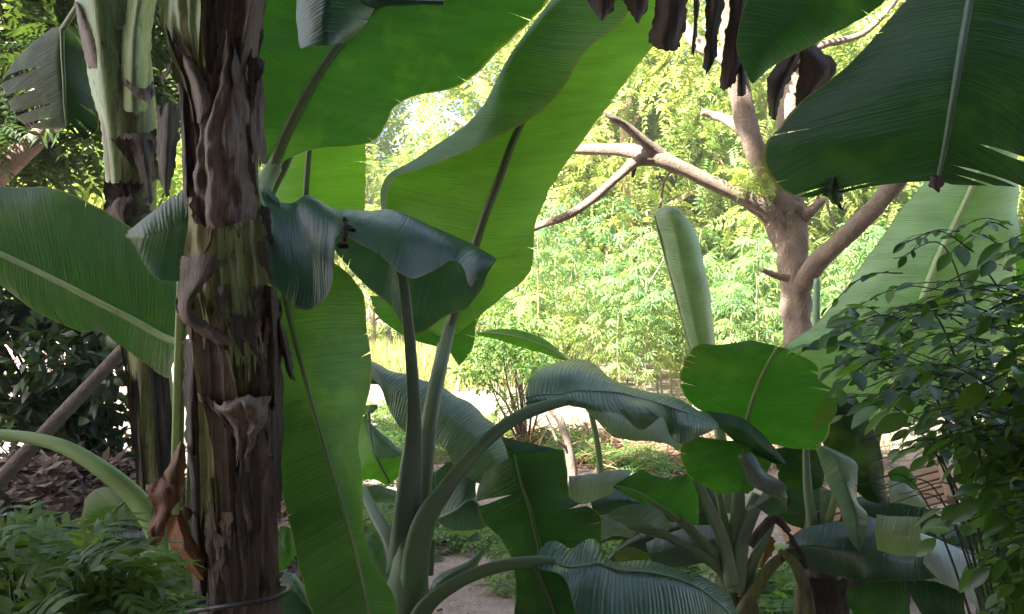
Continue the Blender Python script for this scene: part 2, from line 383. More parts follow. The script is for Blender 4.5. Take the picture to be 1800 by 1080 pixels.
# ------------------------------------------------------------------ banana leaf builder
def leaf(parent, rows, mid=1, tone=UNDER, mat=None, pet=None, petr=(0.022, 0.016), petc=RIBG, rib=(0.012, 0.003), ribc=RIBG, ribz=-1,
         sag=0.10, ripple=0.012, tears=(), nu=None, nv=9, seed=0, name='leaf', wave=(9.0, 23.0), rough_edge=0.006, label=None):
    """rows: from base to tip; each row lists points (x, y, distance) from one edge across the midrib (index mid) to the other edge."""
    rg = random.Random(seed * 7 + 3)
    nr, ncol = len(rows), len(rows[0])
    P = [[A(*c) for c in r] for r in rows]
    nu = nu or max(28, nr * 9)
    cols = [[cr([P[i][j] for i in range(nr)], k / (nu - 1)) for k in range(nu)] for j in range(ncol)]
    # parameters across
    vs_ = []
    for j in range(ncol - 1):
        for q in range(nv): vs_.append(j + q / nv)
    vs_.append(ncol - 1)
    nvt = len(vs_)
    V, UV, E = [], [], []
    L = 0
    ph = rg.uniform(0, 6)
    left, right = mid, ncol - 1 - mid
    G = []
    for k in range(nu):
        row = [cols[j][k] for j in range(ncol)]
        if k: L += (cols[mid][k] - cols[mid][k - 1]).length
        up_ = cols[mid][min(k + 1, nu - 1)] - cols[mid][max(k - 1, 0)]
        if up_.length < 1e-6: up_ = Vector((0, 0, 1))
        up_.normalize()
        pts = []
        for vv in vs_:
            if vv <= mid and mid > 0:
                half = row[:mid + 1]; t = vv / mid
            else:
                half = row[mid:]; t = (vv - mid) / max(1, ncol - 1 - mid)
            if len(half) == 2: p = half[0].lerp(half[1], t)
            else: p = cr(half, t)
            pts.append(p)
        G.append((pts, row, up_, L))
    dist = []
    for k in range(nu):
        pts, row, up_, L = G[k]
        im = mid * nv
        d = [0.0] * nvt
        for q in range(im + 1, nvt): d[q] = d[q - 1] + (pts[q] - pts[q - 1]).length
        for q in range(im - 1, -1, -1): d[q] = d[q + 1] - (pts[q + 1] - pts[q]).length
        wl, wr = max(1e-4, -d[0]), max(1e-4, d[-1])
        line = []
        for q in range(nvt):
            side = d[q] / (wr if d[q] >= 0 else wl)
            s = abs(side); w = wr if d[q] >= 0 else wl
            a_ = pts[min(q + 1, nvt - 1)] - pts[max(q - 1, 0)]
            nn = a_.cross(up_)
            if nn.length < 1e-8: nn = Vector((0, -1, 0))
            nn.normalize()
            if nn.y > 0: nn = -nn
            off = sag * w * 4 * s * (1 - s) * 0.5 if ncol == 3 or (q > im and right == 1) or (q < im and left == 1) else 0
            sg = 1 if side > 0 else -1
            off += ripple * s * s * (math.sin(L * wave[0] + ph + sg) + 0.5 * math.sin(L * wave[1] + ph * 2 + sg * 2))
            off += 0.012 * mnoise.noise(Vector((L * 5 + seed * 3.1, d[q] * 5, seed))) * min(1, w * 8) * (0.25 + s)
            p = pts[q] + nn * off
            if s > 0.9 and rough_edge:
                p = p + (pts[q] - pts[im]).normalized() * rough_edge * mnoise.noise(Vector((L * 26, sg * 5.0, seed * 1.7))) * (s - 0.9) * 10
            line.append(p); UV.append((L + seed * 1.37, d[q])); E.append((s, 0))
        V += line
    idx = lambda k, q: k * nvt + q
    wid = (cols[0][nu // 2] - cols[-1][nu // 2]).length
    if mat is None and wid > .16:
        tears = list(tears) + [(rg.uniform(.15, .9), rg.choice((-1, 1)), rg.choice((.8, .88, .92, .94)), rg.uniform(.001, .0035)) for _ in range(2 + int(wid * 8))]
    alias = {}
    for (tu, side, v0, gap) in tears:
        k = int(tu * (nu - 1)); k = min(max(k, 1), nu - 2); im = mid * nv
        qs = [q for q in range(nvt) if ((q > im) if side > 0 else (q < im)) and E[idx(k, q)][0] > v0]
        for q in qs:
            i = idx(k, q); s = E[i][0]
            tg = (V[idx(k + 1, q)] - V[idx(k - 1, q)]).normalized()
            g = gap * (s - v0) / (1 - v0)
            V.append(V[i] + tg * g); UV.append(UV[i]); E.append((max(s, .0), 0))
            alias[(k, q)] = len(V) - 1
            V[i] = V[i] - tg * g
    F = []
    for k in range(nu - 1):
        for q in range(nvt - 1):
            a = alias.get((k, q), idx(k, q)); b_ = alias.get((k, q + 1), idx(k, q + 1))
            F.append((a, b_, idx(k + 1, q + 1), idx(k + 1, q)))
    o = link(name, mesh(name, V, F, UV, E), mat or (M_TOP if tone[2] / tone[1] > .42 else M_LEAF), parent, tone)
    if label: o['label'] = label
    if rib:
        im = mid * nv
        C = []
        for k in range(0, nu):
            p = V[idx(k, im)]; C.append(p)
        step = max(1, nu // 24)
        C = C[::step]
        off = rib[0] * 0.35 * ribz
        C = [p + Vector((0, off * (1 - i / len(C)), 0)) for i, p in enumerate(C)]
        nC = len(C)
        if nC >= 2:
            tube('midrib', C, [rib[0] + (rib[1] - rib[0]) * i / (nC - 1) for i in range(nC)], M_RIB, o, ribc, seg=7, n=nC * 2)
    if pet:
        Q = [A(*c) for c in pet]
        n = len(Q)
        if len(petr) == n: rr = list(petr)
        else: rr = [petr[0] + (petr[-1] - petr[0]) * i / (n - 1) for i in range(n)]
        tube('petiole', Q, rr, M_RIB, o, petc, seg=12, n=n * 9, groove=0.35, wob=0.04)
    return o

def sheet(parent, rows, mat, tone=None, name='dry_sheath', seed=0, crumple=0.012, freq=16, nv=7, nu=None, label=None, pleat=0.0):
    """loose sheet (dry sheath, dead strip) through rows of points"""
    nr, ncol = len(rows), len(rows[0])
    P = [[A(*c) for c in r] for r in rows]
    nu = nu or max(14, nr * 8)
    nvt = (ncol - 1) * nv + 1
    V, UV, E = [], [], []; L = 0; last = None
    for k in range(nu):
        row = [cr([P[i][j] for i in range(nr)], k / (nu - 1)) for j in range(ncol)]
        c0 = row[ncol // 2]
        if last is not None: L += (c0 - last).length
        last = c0
        for q in range(nvt):
            p = cr(row, q / (nvt - 1))
            n1 = mnoise.noise(p * freq + Vector((seed * 5.3, 0, 0))); n2 = mnoise.noise(Vector((p.x * freq * 3, p.y * freq * 3, p.z * freq * .7)) + Vector((0, seed, 0)))
            edge = abs(q / (nvt - 1) - .5) * 2
            p = p + Vector((n2 * .3, -n1 - n2 * .5, n1 * .2)) * crumple * (0.5 + edge * .8)
            if pleat:
                g_ = q / (nvt - 1); p = p + Vector((0, -pleat * (abs(math.sin(g_ * 8.5 + seed + 1.5 * mnoise.noise(p * 7))) - .5), 0))
            if edge > .95 or k in (0, nu - 1):
                p = p + Vector((mnoise.noise(p * 60) * .008, 0, mnoise.noise(p * 55 + Vector((9, 0, 0))) * .014))
            V.append(p); UV.append(((q / (nvt - 1) - .5) * .15 + seed * .31, L)); E.append((edge, 0))
    F = [(k * nvt + q, k * nvt + q + 1, (k + 1) * nvt + q + 1, (k + 1) * nvt + q) for k in range(nu - 1) for q in range(nvt - 1)]
    o = link(name, mesh(name, V, F, UV, E), mat, parent, tone)
    if label: o['label'] = label
    return o

def wrap(parent, axis, a0, a1, t0, t1, lift, mat, seed=0, peel=0.0, name='dry_sheath', taper=0.0, jag=0.03, skew=None):
    """sheath hugging a stem. axis: list of (centre, radius) along the stem bottom->top; a = angle (0 faces the viewer, + to the right)"""
    C = [a[0] for a in axis]; Rr = [Vector((a[1], 0, 0)) for a in axis]
    nu, nv = 34, 22
    if skew is None: skew = 0.9 * math.sin(seed * 2.7)
    V, UV, E = [], [], []
    for k in range(nu):
        f = k / (nu - 1)
        for q in range(nv):
            g = q / (nv - 1); am = (a0 + a1) / 2; hw = (a1 - a0) / 2 * (1 - taper * f)
            tt = t0 + (t1 - t0) * f
            if k == nu - 1: tt += jag * mnoise.noise(Vector((q * .9, seed * 3.3, 0)))
            if k == 0: tt -= jag * mnoise.noise(Vector((q * .9, seed * 5.1, 4)))
            ang = am + skew * (f - .5) + (g * 2 - 1) * hw + 0.11 * mnoise.noise(Vector((tt * 14, g * 2, seed)))
            c = cr(C, tt); r = cr(Rr, tt).x
            rr = r + lift + 0.010 * (mnoise.noise(Vector((ang * 3.2, tt * 9, seed * 2.0)))) + 0.009 * mnoise.noise(Vector((ang * 9, tt * 12, seed))) + 0.004 * mnoise.noise(Vector((ang * 5, tt * 60, seed)))
            rr += peel * max(0, f - .55) ** 1.5 * 3 + 0.012 * abs(g * 2 - 1) ** 6
            V.append(c + Vector((math.sin(ang) * rr, -math.cos(ang) * rr, 0))); UV.append((tt, ang * r)); E.append((abs(g * 2 - 1), 0))
    F = [(k * nv + q, k * nv + q + 1, (k + 1) * nv + q + 1, (k + 1) * nv + q) for k in range(nu - 1) for q in range(nv - 1)]
    return link(name, mesh(name, V, F, UV, E), mat, parent)

def stem_axis(rows, d):
    """rows (y, xleft, xright) top to bottom -> bottom to top list of (centre, radius)"""
    out = []
    for (y, xl, xr, *dd) in reversed(rows):
        dq = dd[0] if dd else d
        out.append((A((xl + xr) / 2, y, dq), (xr - xl) / 2 / FPX * dq))
    return out

# ------------------------------------------------------------------ leaf clouds
def T_leaflet(w=0.42, fold=0.12, droop=0.12):
    V = np.array([(0, 0, 0), (0.35, -w / 2, fold), (0.38, 0, 0), (0.35, w / 2, fold), (0.75, -w * .36, fold * .7 - droop * .6), (0.75, w * .36, fold * .7 - droop * .6), (1, 0, -droop), (0.72, 0, -droop * .5)])
    F = np.array([(0, 1, 2), (0, 2, 3), (1, 4, 7), (1, 7, 2), (2, 7, 5), (2, 5, 3), (4, 6, 7), (7, 6, 5)])
    return V, F

def T_pinnate(n=5, w=0.16, L=0.34):
    V, F = [], []
    def lf(o, d, l, ww):
        d = np.array(d) / np.linalg.norm(d); s = np.array((-d[1], d[0], 0)); b = len(V)
        o = np.array(o)
        V.extend([o, o + d * l * .45 - s * ww / 2 + (0, 0, .02), o + d * l + (0, 0, -.05), o + d * l * .45 + s * ww / 2 + (0, 0, .02)])
        F.extend([(b, b + 1, b + 2), (b, b + 2, b + 3)])
    for i in range(n):
        x = 0.15 + 0.75 * i / (n - 1); z = -0.35 * x * x
        for s in (-1, 1): lf((x, 0, z), (0.45, s, -0.1), L * (1 - 0.25 * abs(i / (n - 1) - .45)), w)
    lf((0.93, 0, -0.3), (1, 0, -0.3), L, w)
    return np.array(V), np.array(F)

def T_palmate(n=7, w=0.17):
    V, F = [], []
    for i in range(n):
        a = (i / (n - 1) - .5) * R(230); l = 1 - 0.35 * abs(i / (n - 1) - .5) * 2
        d = np.array((math.cos(a), math.sin(a), -0.22)); s = np.array((-math.sin(a), math.cos(a), 0)); b = len(V)
        V.extend([np.zeros(3), d * l * .6 - s * w / 2 + (0, 0, .03), d * l + (0, 0, -.1), d * l * .6 + s * w / 2 + (0, 0, .03)])
        F.extend([(b, b + 1, b + 2), (b, b + 2, b + 3)])
    return np.array(V), np.array(F)

def T_lobed(n=5, seed=0):
    """pinnately lobed leaf: pairs of long narrow toothed lobes along a narrow curling blade"""
    rr = random.Random(seed); V, F = [], []
    def tri(*p):
        b = len(V); V.extend(p); F.append((b, b + 1, b + 2))
    tw = rr.uniform(-.5, .5)
    def bend(x, y): return (x, y, -0.5 * x * x + 0.35 * x + 0.30 * abs(y) - 1.3 * y * y + tw * x * y)
    for i in range(n):
        x0 = 0.14 + i * 0.74 / n
        for s_ in (-1, 1):
            l = (0.33 * math.sin(math.pi * (0.22 + 0.66 * i / n)) + .03) * rr.uniform(.75, 1.2); xs = x0 + rr.uniform(-.02, .03)
            w = .088; P = lambda t, o: bend(xs + .22 * t * l / .3 + o * w * (1 - .5 * t), s_ * l * t)
            tri(P(0, -.5), P(.35, -.7), P(0, 1.0)); tri(P(.35, -.7), P(.4, 1.0), P(0, 1.0)); tri(P(.35, -.7), P(.7, -.45), P(.4, 1.0)); tri(P(.7, -.45), P(.72, .9), P(.4, 1.0)); tri(P(.7, -.45), P(1.05, .4), P(.72, .9))
            tri(P(.4, .9), P(.55, 1.0), P(.62, 1.9))
    for s_ in (-1, 1):
        tri(bend(0, 0), bend(.5, s_ * .028), bend(.9, 0))
        tri(bend(.82, 0), bend(.92, s_ * .05), bend(1.14, 0))
    return np.array(V), np.array(F)

def T_blade():
    V = np.array([(0, -.02, 0), (0, .02, 0), (.45, -.018, .0), (.45, .018, 0), (.8, -.012, -.08), (.8, .012, -.08), (1, 0, -.22)])
    F = np.array([(0, 2, 3), (0, 3, 1), (2, 4, 5), (2, 5, 3), (4, 6, 5)])
    return V, F

def T_scrap():
    V = np.array([(0, -.12, 0), (0, .10, .03), (.4, -.17, .07), (.4, .13, 0), (.75, -.11, 0), (.75, .12, .08), (1, .02, .03)])
    F = np.array([(0, 2, 3), (0, 3, 1), (2, 4, 5), (2, 5, 3), (4, 6, 5)])
    return V, F

def T_strap():
    V = np.array([(0, -.06, 0), (0, .05, .03), (.3, -.09, .06), (.35, .07, .0), (.62, -.07, -.02), (.68, .10, .07), (1, -.03, .05), (.94, .05, .0)])
    F = np.array([(0, 2, 3), (0, 3, 1), (2, 4, 5), (2, 5, 3), (4, 6, 7), (4, 7, 5)])
    return V, F

def rots(d, up, roll=None):
    """(N,3) directions + rough up -> (N,3,3) with columns x=d, y, z"""
    d = d / np.linalg.norm(d, axis=1, keepdims=True)
    up = up - (up * d).sum(1, keepdims=True) * d
    up /= np.linalg.norm(up, axis=1, keepdims=True) + 1e-9
    y = np.cross(up, d)
    return np.stack([d, y, up], axis=2)

def cloud(tmpl, pos, rot, scale, tint):
    V0, F0 = tmpl; N = len(pos)
    V = np.einsum('nij,vj->nvi', rot, V0) * scale[:, None, None] + pos[:, None, :]
    F = F0[None] + (np.arange(N) * len(V0))[:, None, None]
    return V.reshape(-1, 3), F.reshape(-1, 3), np.repeat(tint, len(F0))

def merge(parts):
    V, F, T, o = [], [], [], 0
    for v, f, t in parts:
        V.append(v); F.append(f + o); T.append(t); o += len(v)
    return np.concatenate(V), np.concatenate(F), np.concatenate(T)

def clump_cloud(rg, centers, radii, per, tmpl, size, droop=0.3, hollow=0.45):
    """leaves spread through clump volumes, pointing outwards"""
    P, D, T = [], [], []
    for c, r in zip(centers, radii):
        n = per
        v = rg.normal(size=(n, 3)); v /= np.linalg.norm(v, axis=1, keepdims=True)
        rad = r * (hollow + (1 - hollow) * rg.random(n)[:, None] ** .6)
        P.append(np.array(c) + v * rad * np.array((1, 1, .75)))
        d = v * 0.8 + rg.normal(size=(n, 3)) * .55; d[:, 2] -= droop; D.append(d)
        T.append(np.clip(rg.normal(.5, .22, n) + rg.normal(0, .12), 0, 1))
    P, D, T = np.concatenate(P), np.concatenate(D), np.concatenate(T)
    N = len(P)
    up = rg.normal(size=(N, 3)) * .45 + np.array((0, 0, 1.0))
    return cloud(tmpl, P, rots(D, up), size * rg.uniform(.65, 1.25, N), T)

# ------------------------------------------------------------------ ground
def gz(x, y):
    z = 0.62 * math.exp(-(((x + 2.75) / 1.25) ** 2 + ((y - 4.9) / 1.15) ** 2))
    z += 0.035 * mnoise.noise(Vector((x * .7, y * .7, 0))) + 0.012 * mnoise.noise(Vector((x * 3, y * 3, 2)))
    if y > 22: z += (y - 22) * 0.02
    return z

def build_ground():
    xs = np.concatenate([np.linspace(-300, -14, 14), np.linspace(-12, 12, 110), np.linspace(14, 300, 14)])
    ys = np.concatenate([np.linspace(-150, -6, 8), np.linspace(-4, 20, 110), np.linspace(22, 400, 24)])
    V = [(x, y, gz(x, y)) for y in ys for x in xs]; nx = len(xs)
    F = [(j * nx + i, j * nx + i + 1, (j + 1) * nx + i + 1, (j + 1) * nx + i) for j in range(len(ys) - 1) for i in range(nx - 1)]
    tag(link('ground', mesh('ground', V, F), M_DIRT), 'pale pinkish brown bare dirt ground of the garden', None, None, 'structure')
build_ground()

# ------------------------------------------------------------------ background: woodland trees, cassava thicket
def tree_meshes(seed, H, spread, tmpl, size, nclump, per, mat, bark, bare=0.25):
    rg = np.random.default_rng(seed); rr = random.Random(seed)
    specs = []; cent = []; rad = []
    top = Vector((rr.uniform(-.4, .4), rr.uniform(-.4, .4), H * .8))
    specs.append(([Vector((0, 0, -.2)), Vector((rr.uniform(-.15, .15), 0, H * .3)), Vector((rr.uniform(-.3, .3), .1, H * .55)), top], [H * .018, H * .014, H * .01, H * .004], dict(seg=8, wob=.15)))
    for i in range(nclump):
        z = H * (bare + (1 - bare) * (i + .5) / nclump)
        a = i * 2.4 + rr.uniform(-.4, .4); f = (z / H - bare) / (1 - bare)
        rmax = spread * (0.55 + 0.45 * math.sin(math.pi * (0.15 + .8 * f)))
        q = rmax * rr.uniform(.25, 1.0)
        c = Vector((math.cos(a) * q, math.sin(a) * q, z)); cent.append(c); rad.append(spread * rr.uniform(.28, .48))
        if i % 2 == 0:
            b0 = Vector((0, 0, z * .7)); specs.append(([b0, b0.lerp(c, .5) + Vector((0, 0, .1)), c], [H * .007, H * .005, H * .002], dict(seg=5, n=8)))
    v, f, t = clump_cloud(rg, cent, rad, per, tmpl, size)
    crown = np_mesh('crown', v, f, t); crown.materials.append(mat)
    V, F, UV = [], [], []
    for pts, rd, kw in specs:
        a, b_, c = tube_data(pts, rd, **kw); o = len(V); V += a; UV += c; F += [tuple(i + o for i in q) for q in b_]
    trunk = mesh('trunk', V, F, UV); trunk.materials.append(bark)
    return trunk, crown

rnd = random.Random(5)
far_kinds = [tree_meshes(11, 10.5, 2.9, T_pinnate(5), .50, 26, 92, M_FAR, M_BARK_PALE, .12),
             tree_meshes(12, 8.5, 2.6, T_pinnate(6, .13, .30), .48, 24, 92, M_FAR, M_BARK_PALE, .10),
             tree_meshes(13, 12.5, 3.2, T_pinnate(4, .2, .4), .54, 30, 92, M_FAR, M_BARK_PALE, .15)]
k = 0
for row, (yy, x0, x1, st) in enumerate(((20.5, 2.5, 12.5, 2.6), (25, -13.5, 15, 3.2), (30, -17, 20, 3.4), (36, -20, 24, 4.2))):
    x = x0
    while x <= x1:
        if row == 0 and False: pass
        X, Y = x + rnd.uniform(-.6, .6), yy + rnd.uniform(-1.2, 1.2)
        # leave the pale opening beside the folded leaf where the sky shows
        tk, cw = far_kinds[k % 3]
        s = rnd.uniform(.85, 1.15)
        q = X / Y * FPX + CX
        if 560 < q < 880: s *= .58
        elif 1480 < q < 1640: s *= .7
        t = empty('woodland_tree', (X, Y, gz(X, Y)), 'sunlit yellow green feathery leaved tree in the wood behind the clearing', 'tree', 'woodland trees')
        t.rotation_euler = (0, 0, rnd.uniform(0, 6.28)); t.scale = (s, s, s)
        for nm, me in (('trunk', tk), ('crown', cw)):
            o = bpy.data.objects.new(nm, me); COL.objects.link(o); o.parent = t
            if nm == 'crown': o['kind'] = 'stuff'
        k += 1; x += st * rnd.uniform(.85, 1.15)

def cassava_meshes(seed, H):
    rg = np.random.default_rng(seed); rr = random.Random(seed)
    specs, P, D = [], [], []
    ns = rr.randint(2, 4)
    for i in range(ns):
        a = rr.uniform(0, 6.28); o = Vector((math.cos(a) * .25, math.sin(a) * .25, 0))
        top = o * 2.2 + Vector((rr.uniform(-.2, .2), rr.uniform(-.2, .2), H * rr.uniform(.75, .95)))
        m_ = o.lerp(top, .5) + Vector((rr.uniform(-.1, .1), rr.uniform(-.1, .1), 0))
        specs.append(([o + Vector((0, 0, -.1)), m_, top], [.022, .018, .010], dict(seg=5, n=9)))
        for j in range(78):
            f = rr.uniform(.16, 1.0) ** .75; c = cr([o, m_, top], f)
            an = j * 2.4; dv = Vector((math.cos(an), math.sin(an), rr.uniform(-.25, .55))); ln = rr.uniform(.15, .42)
            P.append(c + dv * ln); D.append((dv.x, dv.y, dv.z - .75))
    P, D = np.array([tuple(p) for p in P]), np.array(D); N = len(P)
    z = P[:, 2] / H
    tint = np.clip(.85 - .75 * z + rg.normal(0, .2, N), 0, 1)
    v, f, t = cloud(T_palmate(), P, rots(D, rg.normal(size=(N, 3)) * .3 + np.array((0, 0, 1.0))), .195 * rg.uniform(.7, 1.25, N), tint)
    cw = np_mesh('foliage', v, f, t); cw.materials.append(M_CASS)
    V, F, UV = [], [], []
    for pts, rd, kw in specs:
        a, b_, c = tube_data(pts, rd, **kw); o = len(V); V += a; UV += c; F += [tuple(i + o for i in q) for q in b_]
    sm = mesh('stalk', V, F, UV); sm.materials.append(M_STALK)
    return sm, cw
cass = [cassava_meshes(s, h) for s, h in ((1, 2.7), (2, 3.1), (3, 2.4), (4, 2.9), (5, 2.0))]
k = 0
for yy, x0, x1 in ((12.6, 1.9, 7.0), (13.6, .6, 8.0), (14.8, .1, 9.5), (16.2, -.4, 10.5), (17.6, 0.3, 11.5), (19, .6, 12)):
    x = x0
    while x < x1:
        X, Y = x + rnd.uniform(-.25, .25), yy + rnd.uniform(-.35, .35)
        s = rnd.uniform(.85, 1.15) * (0.72 if yy < 13 else 1)
        t = empty('cassava_plant', (X, Y, gz(X, Y)), 'tall cassava plant with palmate leaves in the sunlit thicket behind the forked tree', 'cassava plant', 'cassava plants in the thicket')
        t.rotation_euler = (0, 0, rnd.uniform(0, 6.28)); t.scale = (s, s, s)
        for nm, me in (('stalk', cass[k % 5][0]), ('foliage', cass[k % 5][1])):
            o = bpy.data.objects.new(nm, me); COL.objects.link(o); o.parent = t
            if nm == 'foliage': o['kind'] = 'stuff'
        k += 1; x += rnd.uniform(.75, 1.05)

# bare poles of cut stalks at the foot of the thicket
rg = np.random.default_rng(8)

# tall grass and far low growth
def scatter(name, n, area, tmpl, size, mat, seed, tilt=1.0, label=None, cat=None, zoff=0.0, cond=None, flatten=False):
    rg = np.random.default_rng(seed)
    x = rg.uniform(area[0], area[1], n); y = rg.uniform(area[2], area[3], n)
    if cond is not None:
        keep = np.array([cond(a, b_) for a, b_ in zip(x, y)]); x, y = x[keep], y[keep]
    N = len(x)
    P = np.stack([x, y, np.array([gz(a, b_) for a, b_ in zip(x, y)]) + zoff], 1)
    a = rg.uniform(0, 6.28, N)
    if flatten:
        D = np.stack([np.cos(a), np.sin(a), rg.normal(0.08, .38, N)], 1); up = rg.normal(size=(N, 3)) * .35 + np.array((0, 0, 1.0))
    else:
        D = np.stack([np.cos(a) * .4 * tilt, np.sin(a) * .4 * tilt, np.ones(N)], 1); up = np.stack([np.cos(a), np.sin(a), np.zeros(N)], 1)
    v, f, t = cloud(tmpl, P, rots(D, up), size * rg.uniform(.5, 1.3, N), np.clip(rg.normal(.5, .28, N), 0, 1))
    me = np_mesh(name, v, f, t)
    o = link(name, me, mat); tag(o, label, cat, None, 'stuff'); return o
def gclump(x, y): return mnoise.noise(Vector((x * .6, y * .6, 3))) > -.05
scatter('tall_grass', 26000, (-14, 1.5, 15.5, 27), T_blade(), .62, M_GRASS, 21, 1.5, 'tall pale sunlit grass beyond the clearing', 'grass', cond=lambda x, y: gclump(x, y) or y > 21)
scatter('short_grass', 9000, (-4, 6, 8.5, 16), T_blade(), .22, M_GRASS, 22, 1.4, 'short sparse grass tufts on the dirt clearing', 'grass', cond=lambda x, y: mnoise.noise(Vector((x * 1.1, y * 1.1, 7))) > .22)
scatter('leaf_litter', 5200, (-4, 6, 3.2, 12), T_scrap(), .10, M_LITTER, 23, 1, 'scattered dry brown leaf litter on the dirt', 'leaf litter', .012, cond=lambda x, y: mnoise.noise(Vector((x * .9, y * .9, 5))) > .02, flatten=True)
scatter('mulch_heap', 9500, (-5, -1.0, 3.4, 6.4), T_strap(), .17, M_LITTER, 24, 1, 'heap of grey brown dry banana leaf mulch at left', 'mulch', .015, flatten=True)
scatter('straw_litter', 3200, (-.5, 3.6, 8.0, 10.6), T_blade(), .40, M_STRAW, 25, 1, 'rusty brown dry straw in front of the thicket', 'straw', .03, flatten=True)

# low weeds
def weed_mesh(seed, n, size, spread, h):
    rg = np.random.default_rng(seed)
    a = rg.uniform(0, 6.28, n); r = spread * rg.random(n) ** .5
    P = np.stack([np.cos(a) * r, np.sin(a) * r, h * rg.random(n) * (1 - .5 * (r / spread) ** 2)], 1)
    D = np.stack([np.cos(a) + rg.normal(0, .4, n), np.sin(a) + rg.normal(0, .4, n), rg.normal(.0, .3, n)], 1)
    v, f, t = cloud(T_pinnate(4, .22, .36), P, rots(D, rg.normal(size=(n, 3)) * .3 + np.array((0, 0, 1.0))), size * rg.uniform(.6, 1.3, n), np.clip(rg.normal(.5, .25, n), 0, 1))
    me = np_mesh('weed', v, f, t); me.materials.append(M_WEED); return me
weeds = [weed_mesh(s, 130, .17, .38, .30) for s in (1, 2, 3)]
spots = [(1000, 745, 9.6), (1045, 800, 8.6), (1075, 815, 8.3), (1110, 800, 8.4), (1150, 812, 8.0), (1180, 800, 8.2), (1130, 780, 9.0), (950, 790, 8.8), (870, 740, 10.2), (760, 790, 8.8), (700, 760, 9.4),
         (860, 945, 5.7), (890, 955, 5.5), (1080, 940, 5.6), (1110, 960, 5.3), (1060, 960, 5.2), (1340, 1000, 4.2), (1370, 1040, 4.0), (1330, 1060, 3.8), (1400, 1020, 4.1), (1360, 960, 4.6), (1150, 975, 5.1),
         (660, 700, 12.5), (705, 715, 11.6), (745, 700, 12.2), (800, 705, 12.0), (850, 715, 11.4), (640, 730, 10.8), (690, 735, 10.6), (740, 750, 10.0), (810, 735, 10.5), (900, 765, 9.3), (1020, 770, 9.2), (960, 755, 9.5), (680, 880, 6.6), (720, 960, 5.4), (640, 960, 5.5), (1500, 985, 4.9), (820, 760, 9.8), (780, 730, 10.8), (670, 745, 10.0), (930, 1010, 4.8)]
for i, (px, py, d) in enumerate(spots):
    p = A(px, py, d); z = gz(p.x, p.y)
    o = bpy.data.objects.new('weed', weeds[i % 3]); COL.objects.link(o); o.location = (p.x, p.y, z); o.rotation_euler.z = rnd.uniform(0, 6.28)
    s = rnd.uniform(.6, 1.1) * (.8 if d > 7.5 else .8); o.scale = (s, s, s)
    far = d > 7
    tag(o, 'low bright green weed growing on the open dirt clearing in the middle distance' if far else 'low green weed growing in the shade between the banana plants', 'weed', 'weeds on the far clearing' if far else 'weeds between the plants')

# pale wall behind the dark bush
w = empty('garden_wall', (-7.2, 13.5, 0), 'low pale pink plastered wall behind the dark bush at left', 'wall')
V, F = box_data((-7.2, 13.5, .55), (5.6, .2, 1.5)); link('wall_face', mesh('wall_face', V, F), M_WALL, w, smooth=False)
V, F = box_data((-7.2, 13.5, 1.345), (5.7, .3, .08)); link('coping', mesh('coping', V, F), M_WALL, w, smooth=False)

# cables far behind
for i, py in enumerate((172, 181)):
    lab = ('upper', 'lower')[i] + ' thin dark overhead cable crossing the bright gap left of the folded leaf'
    tag(tube('overhead_cable', [A(300, py - 16, 40), A(800, py, 41), A(1300, py - 8, 42)], [.022, .022, .022], M_WIRE, seg=6), lab, 'cable')

# ------------------------------------------------------------------ unseen trees added around the viewpoint to block sun and sky
def blocker_tree(x, y, H, r, n, seed, lab, zmin=2.6):
    rg = np.random.default_rng(seed); rr = random.Random(seed)
    t = empty('blocker_tree', (x, y, 0), lab, 'tree')
    base = Vector((x, y, 0))
    cent = []
    for i in range(n):
        a = i * 2.4; q = r * math.sqrt((i + .5) / n)
        cent.append((x + math.cos(a) * q, y + math.sin(a) * q, zmin + (H + 1 - zmin) * rr.random() ** .8))
    v, f, tt = clump_cloud(rg, cent, [r * .42] * n, 560, T_leaflet(.6), .72, hollow=.1)
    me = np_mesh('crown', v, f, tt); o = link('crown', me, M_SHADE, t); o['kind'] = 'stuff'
    specs = [([base, base + Vector((.1, 0, H * .5)), base + Vector((0, .2, H))], [.38, .3, .16], dict(seg=10, wob=.15))]
    for c in cent[::3]:
        specs.append(([base + Vector((0, 0, H * .5)), (base + Vector((0, 0, H * .6))).lerp(Vector(c), .6), Vector(c)], [.14, .1, .04], dict(seg=6)))
    join_tubes('trunk', specs, M_BARK, t)
blocker_tree(-9.2, -5.6, 9.5, 4.4, 34, 31, 'unseen dense tree added to block sun and sky behind the viewpoint to the left')
blocker_tree(-3.2, -6.6, 10.0, 4.6, 34, 32, 'unseen dense tree added to block sun and sky behind the viewpoint')
blocker_tree(10.2, -1.2, 9.0, 4.2, 28, 35, 'unseen dense tree added to block sky light far right of the viewpoint')
blocker_tree(.6, -3.9, 9.0, 3.7, 30, 36, 'unseen tree added to block sky light, its crown over the viewpoint', 4.4)
blocker_tree(5.2, -5.2, 9.0, 4.6, 30, 34, 'unseen dense tree added to block sky light behind the viewpoint to the right')
blocker_tree(-5.0, -1.8, 9.6, 3.1, 26, 33, 'unseen tree added with a high crown to keep sun off the banana plants', 6.6)

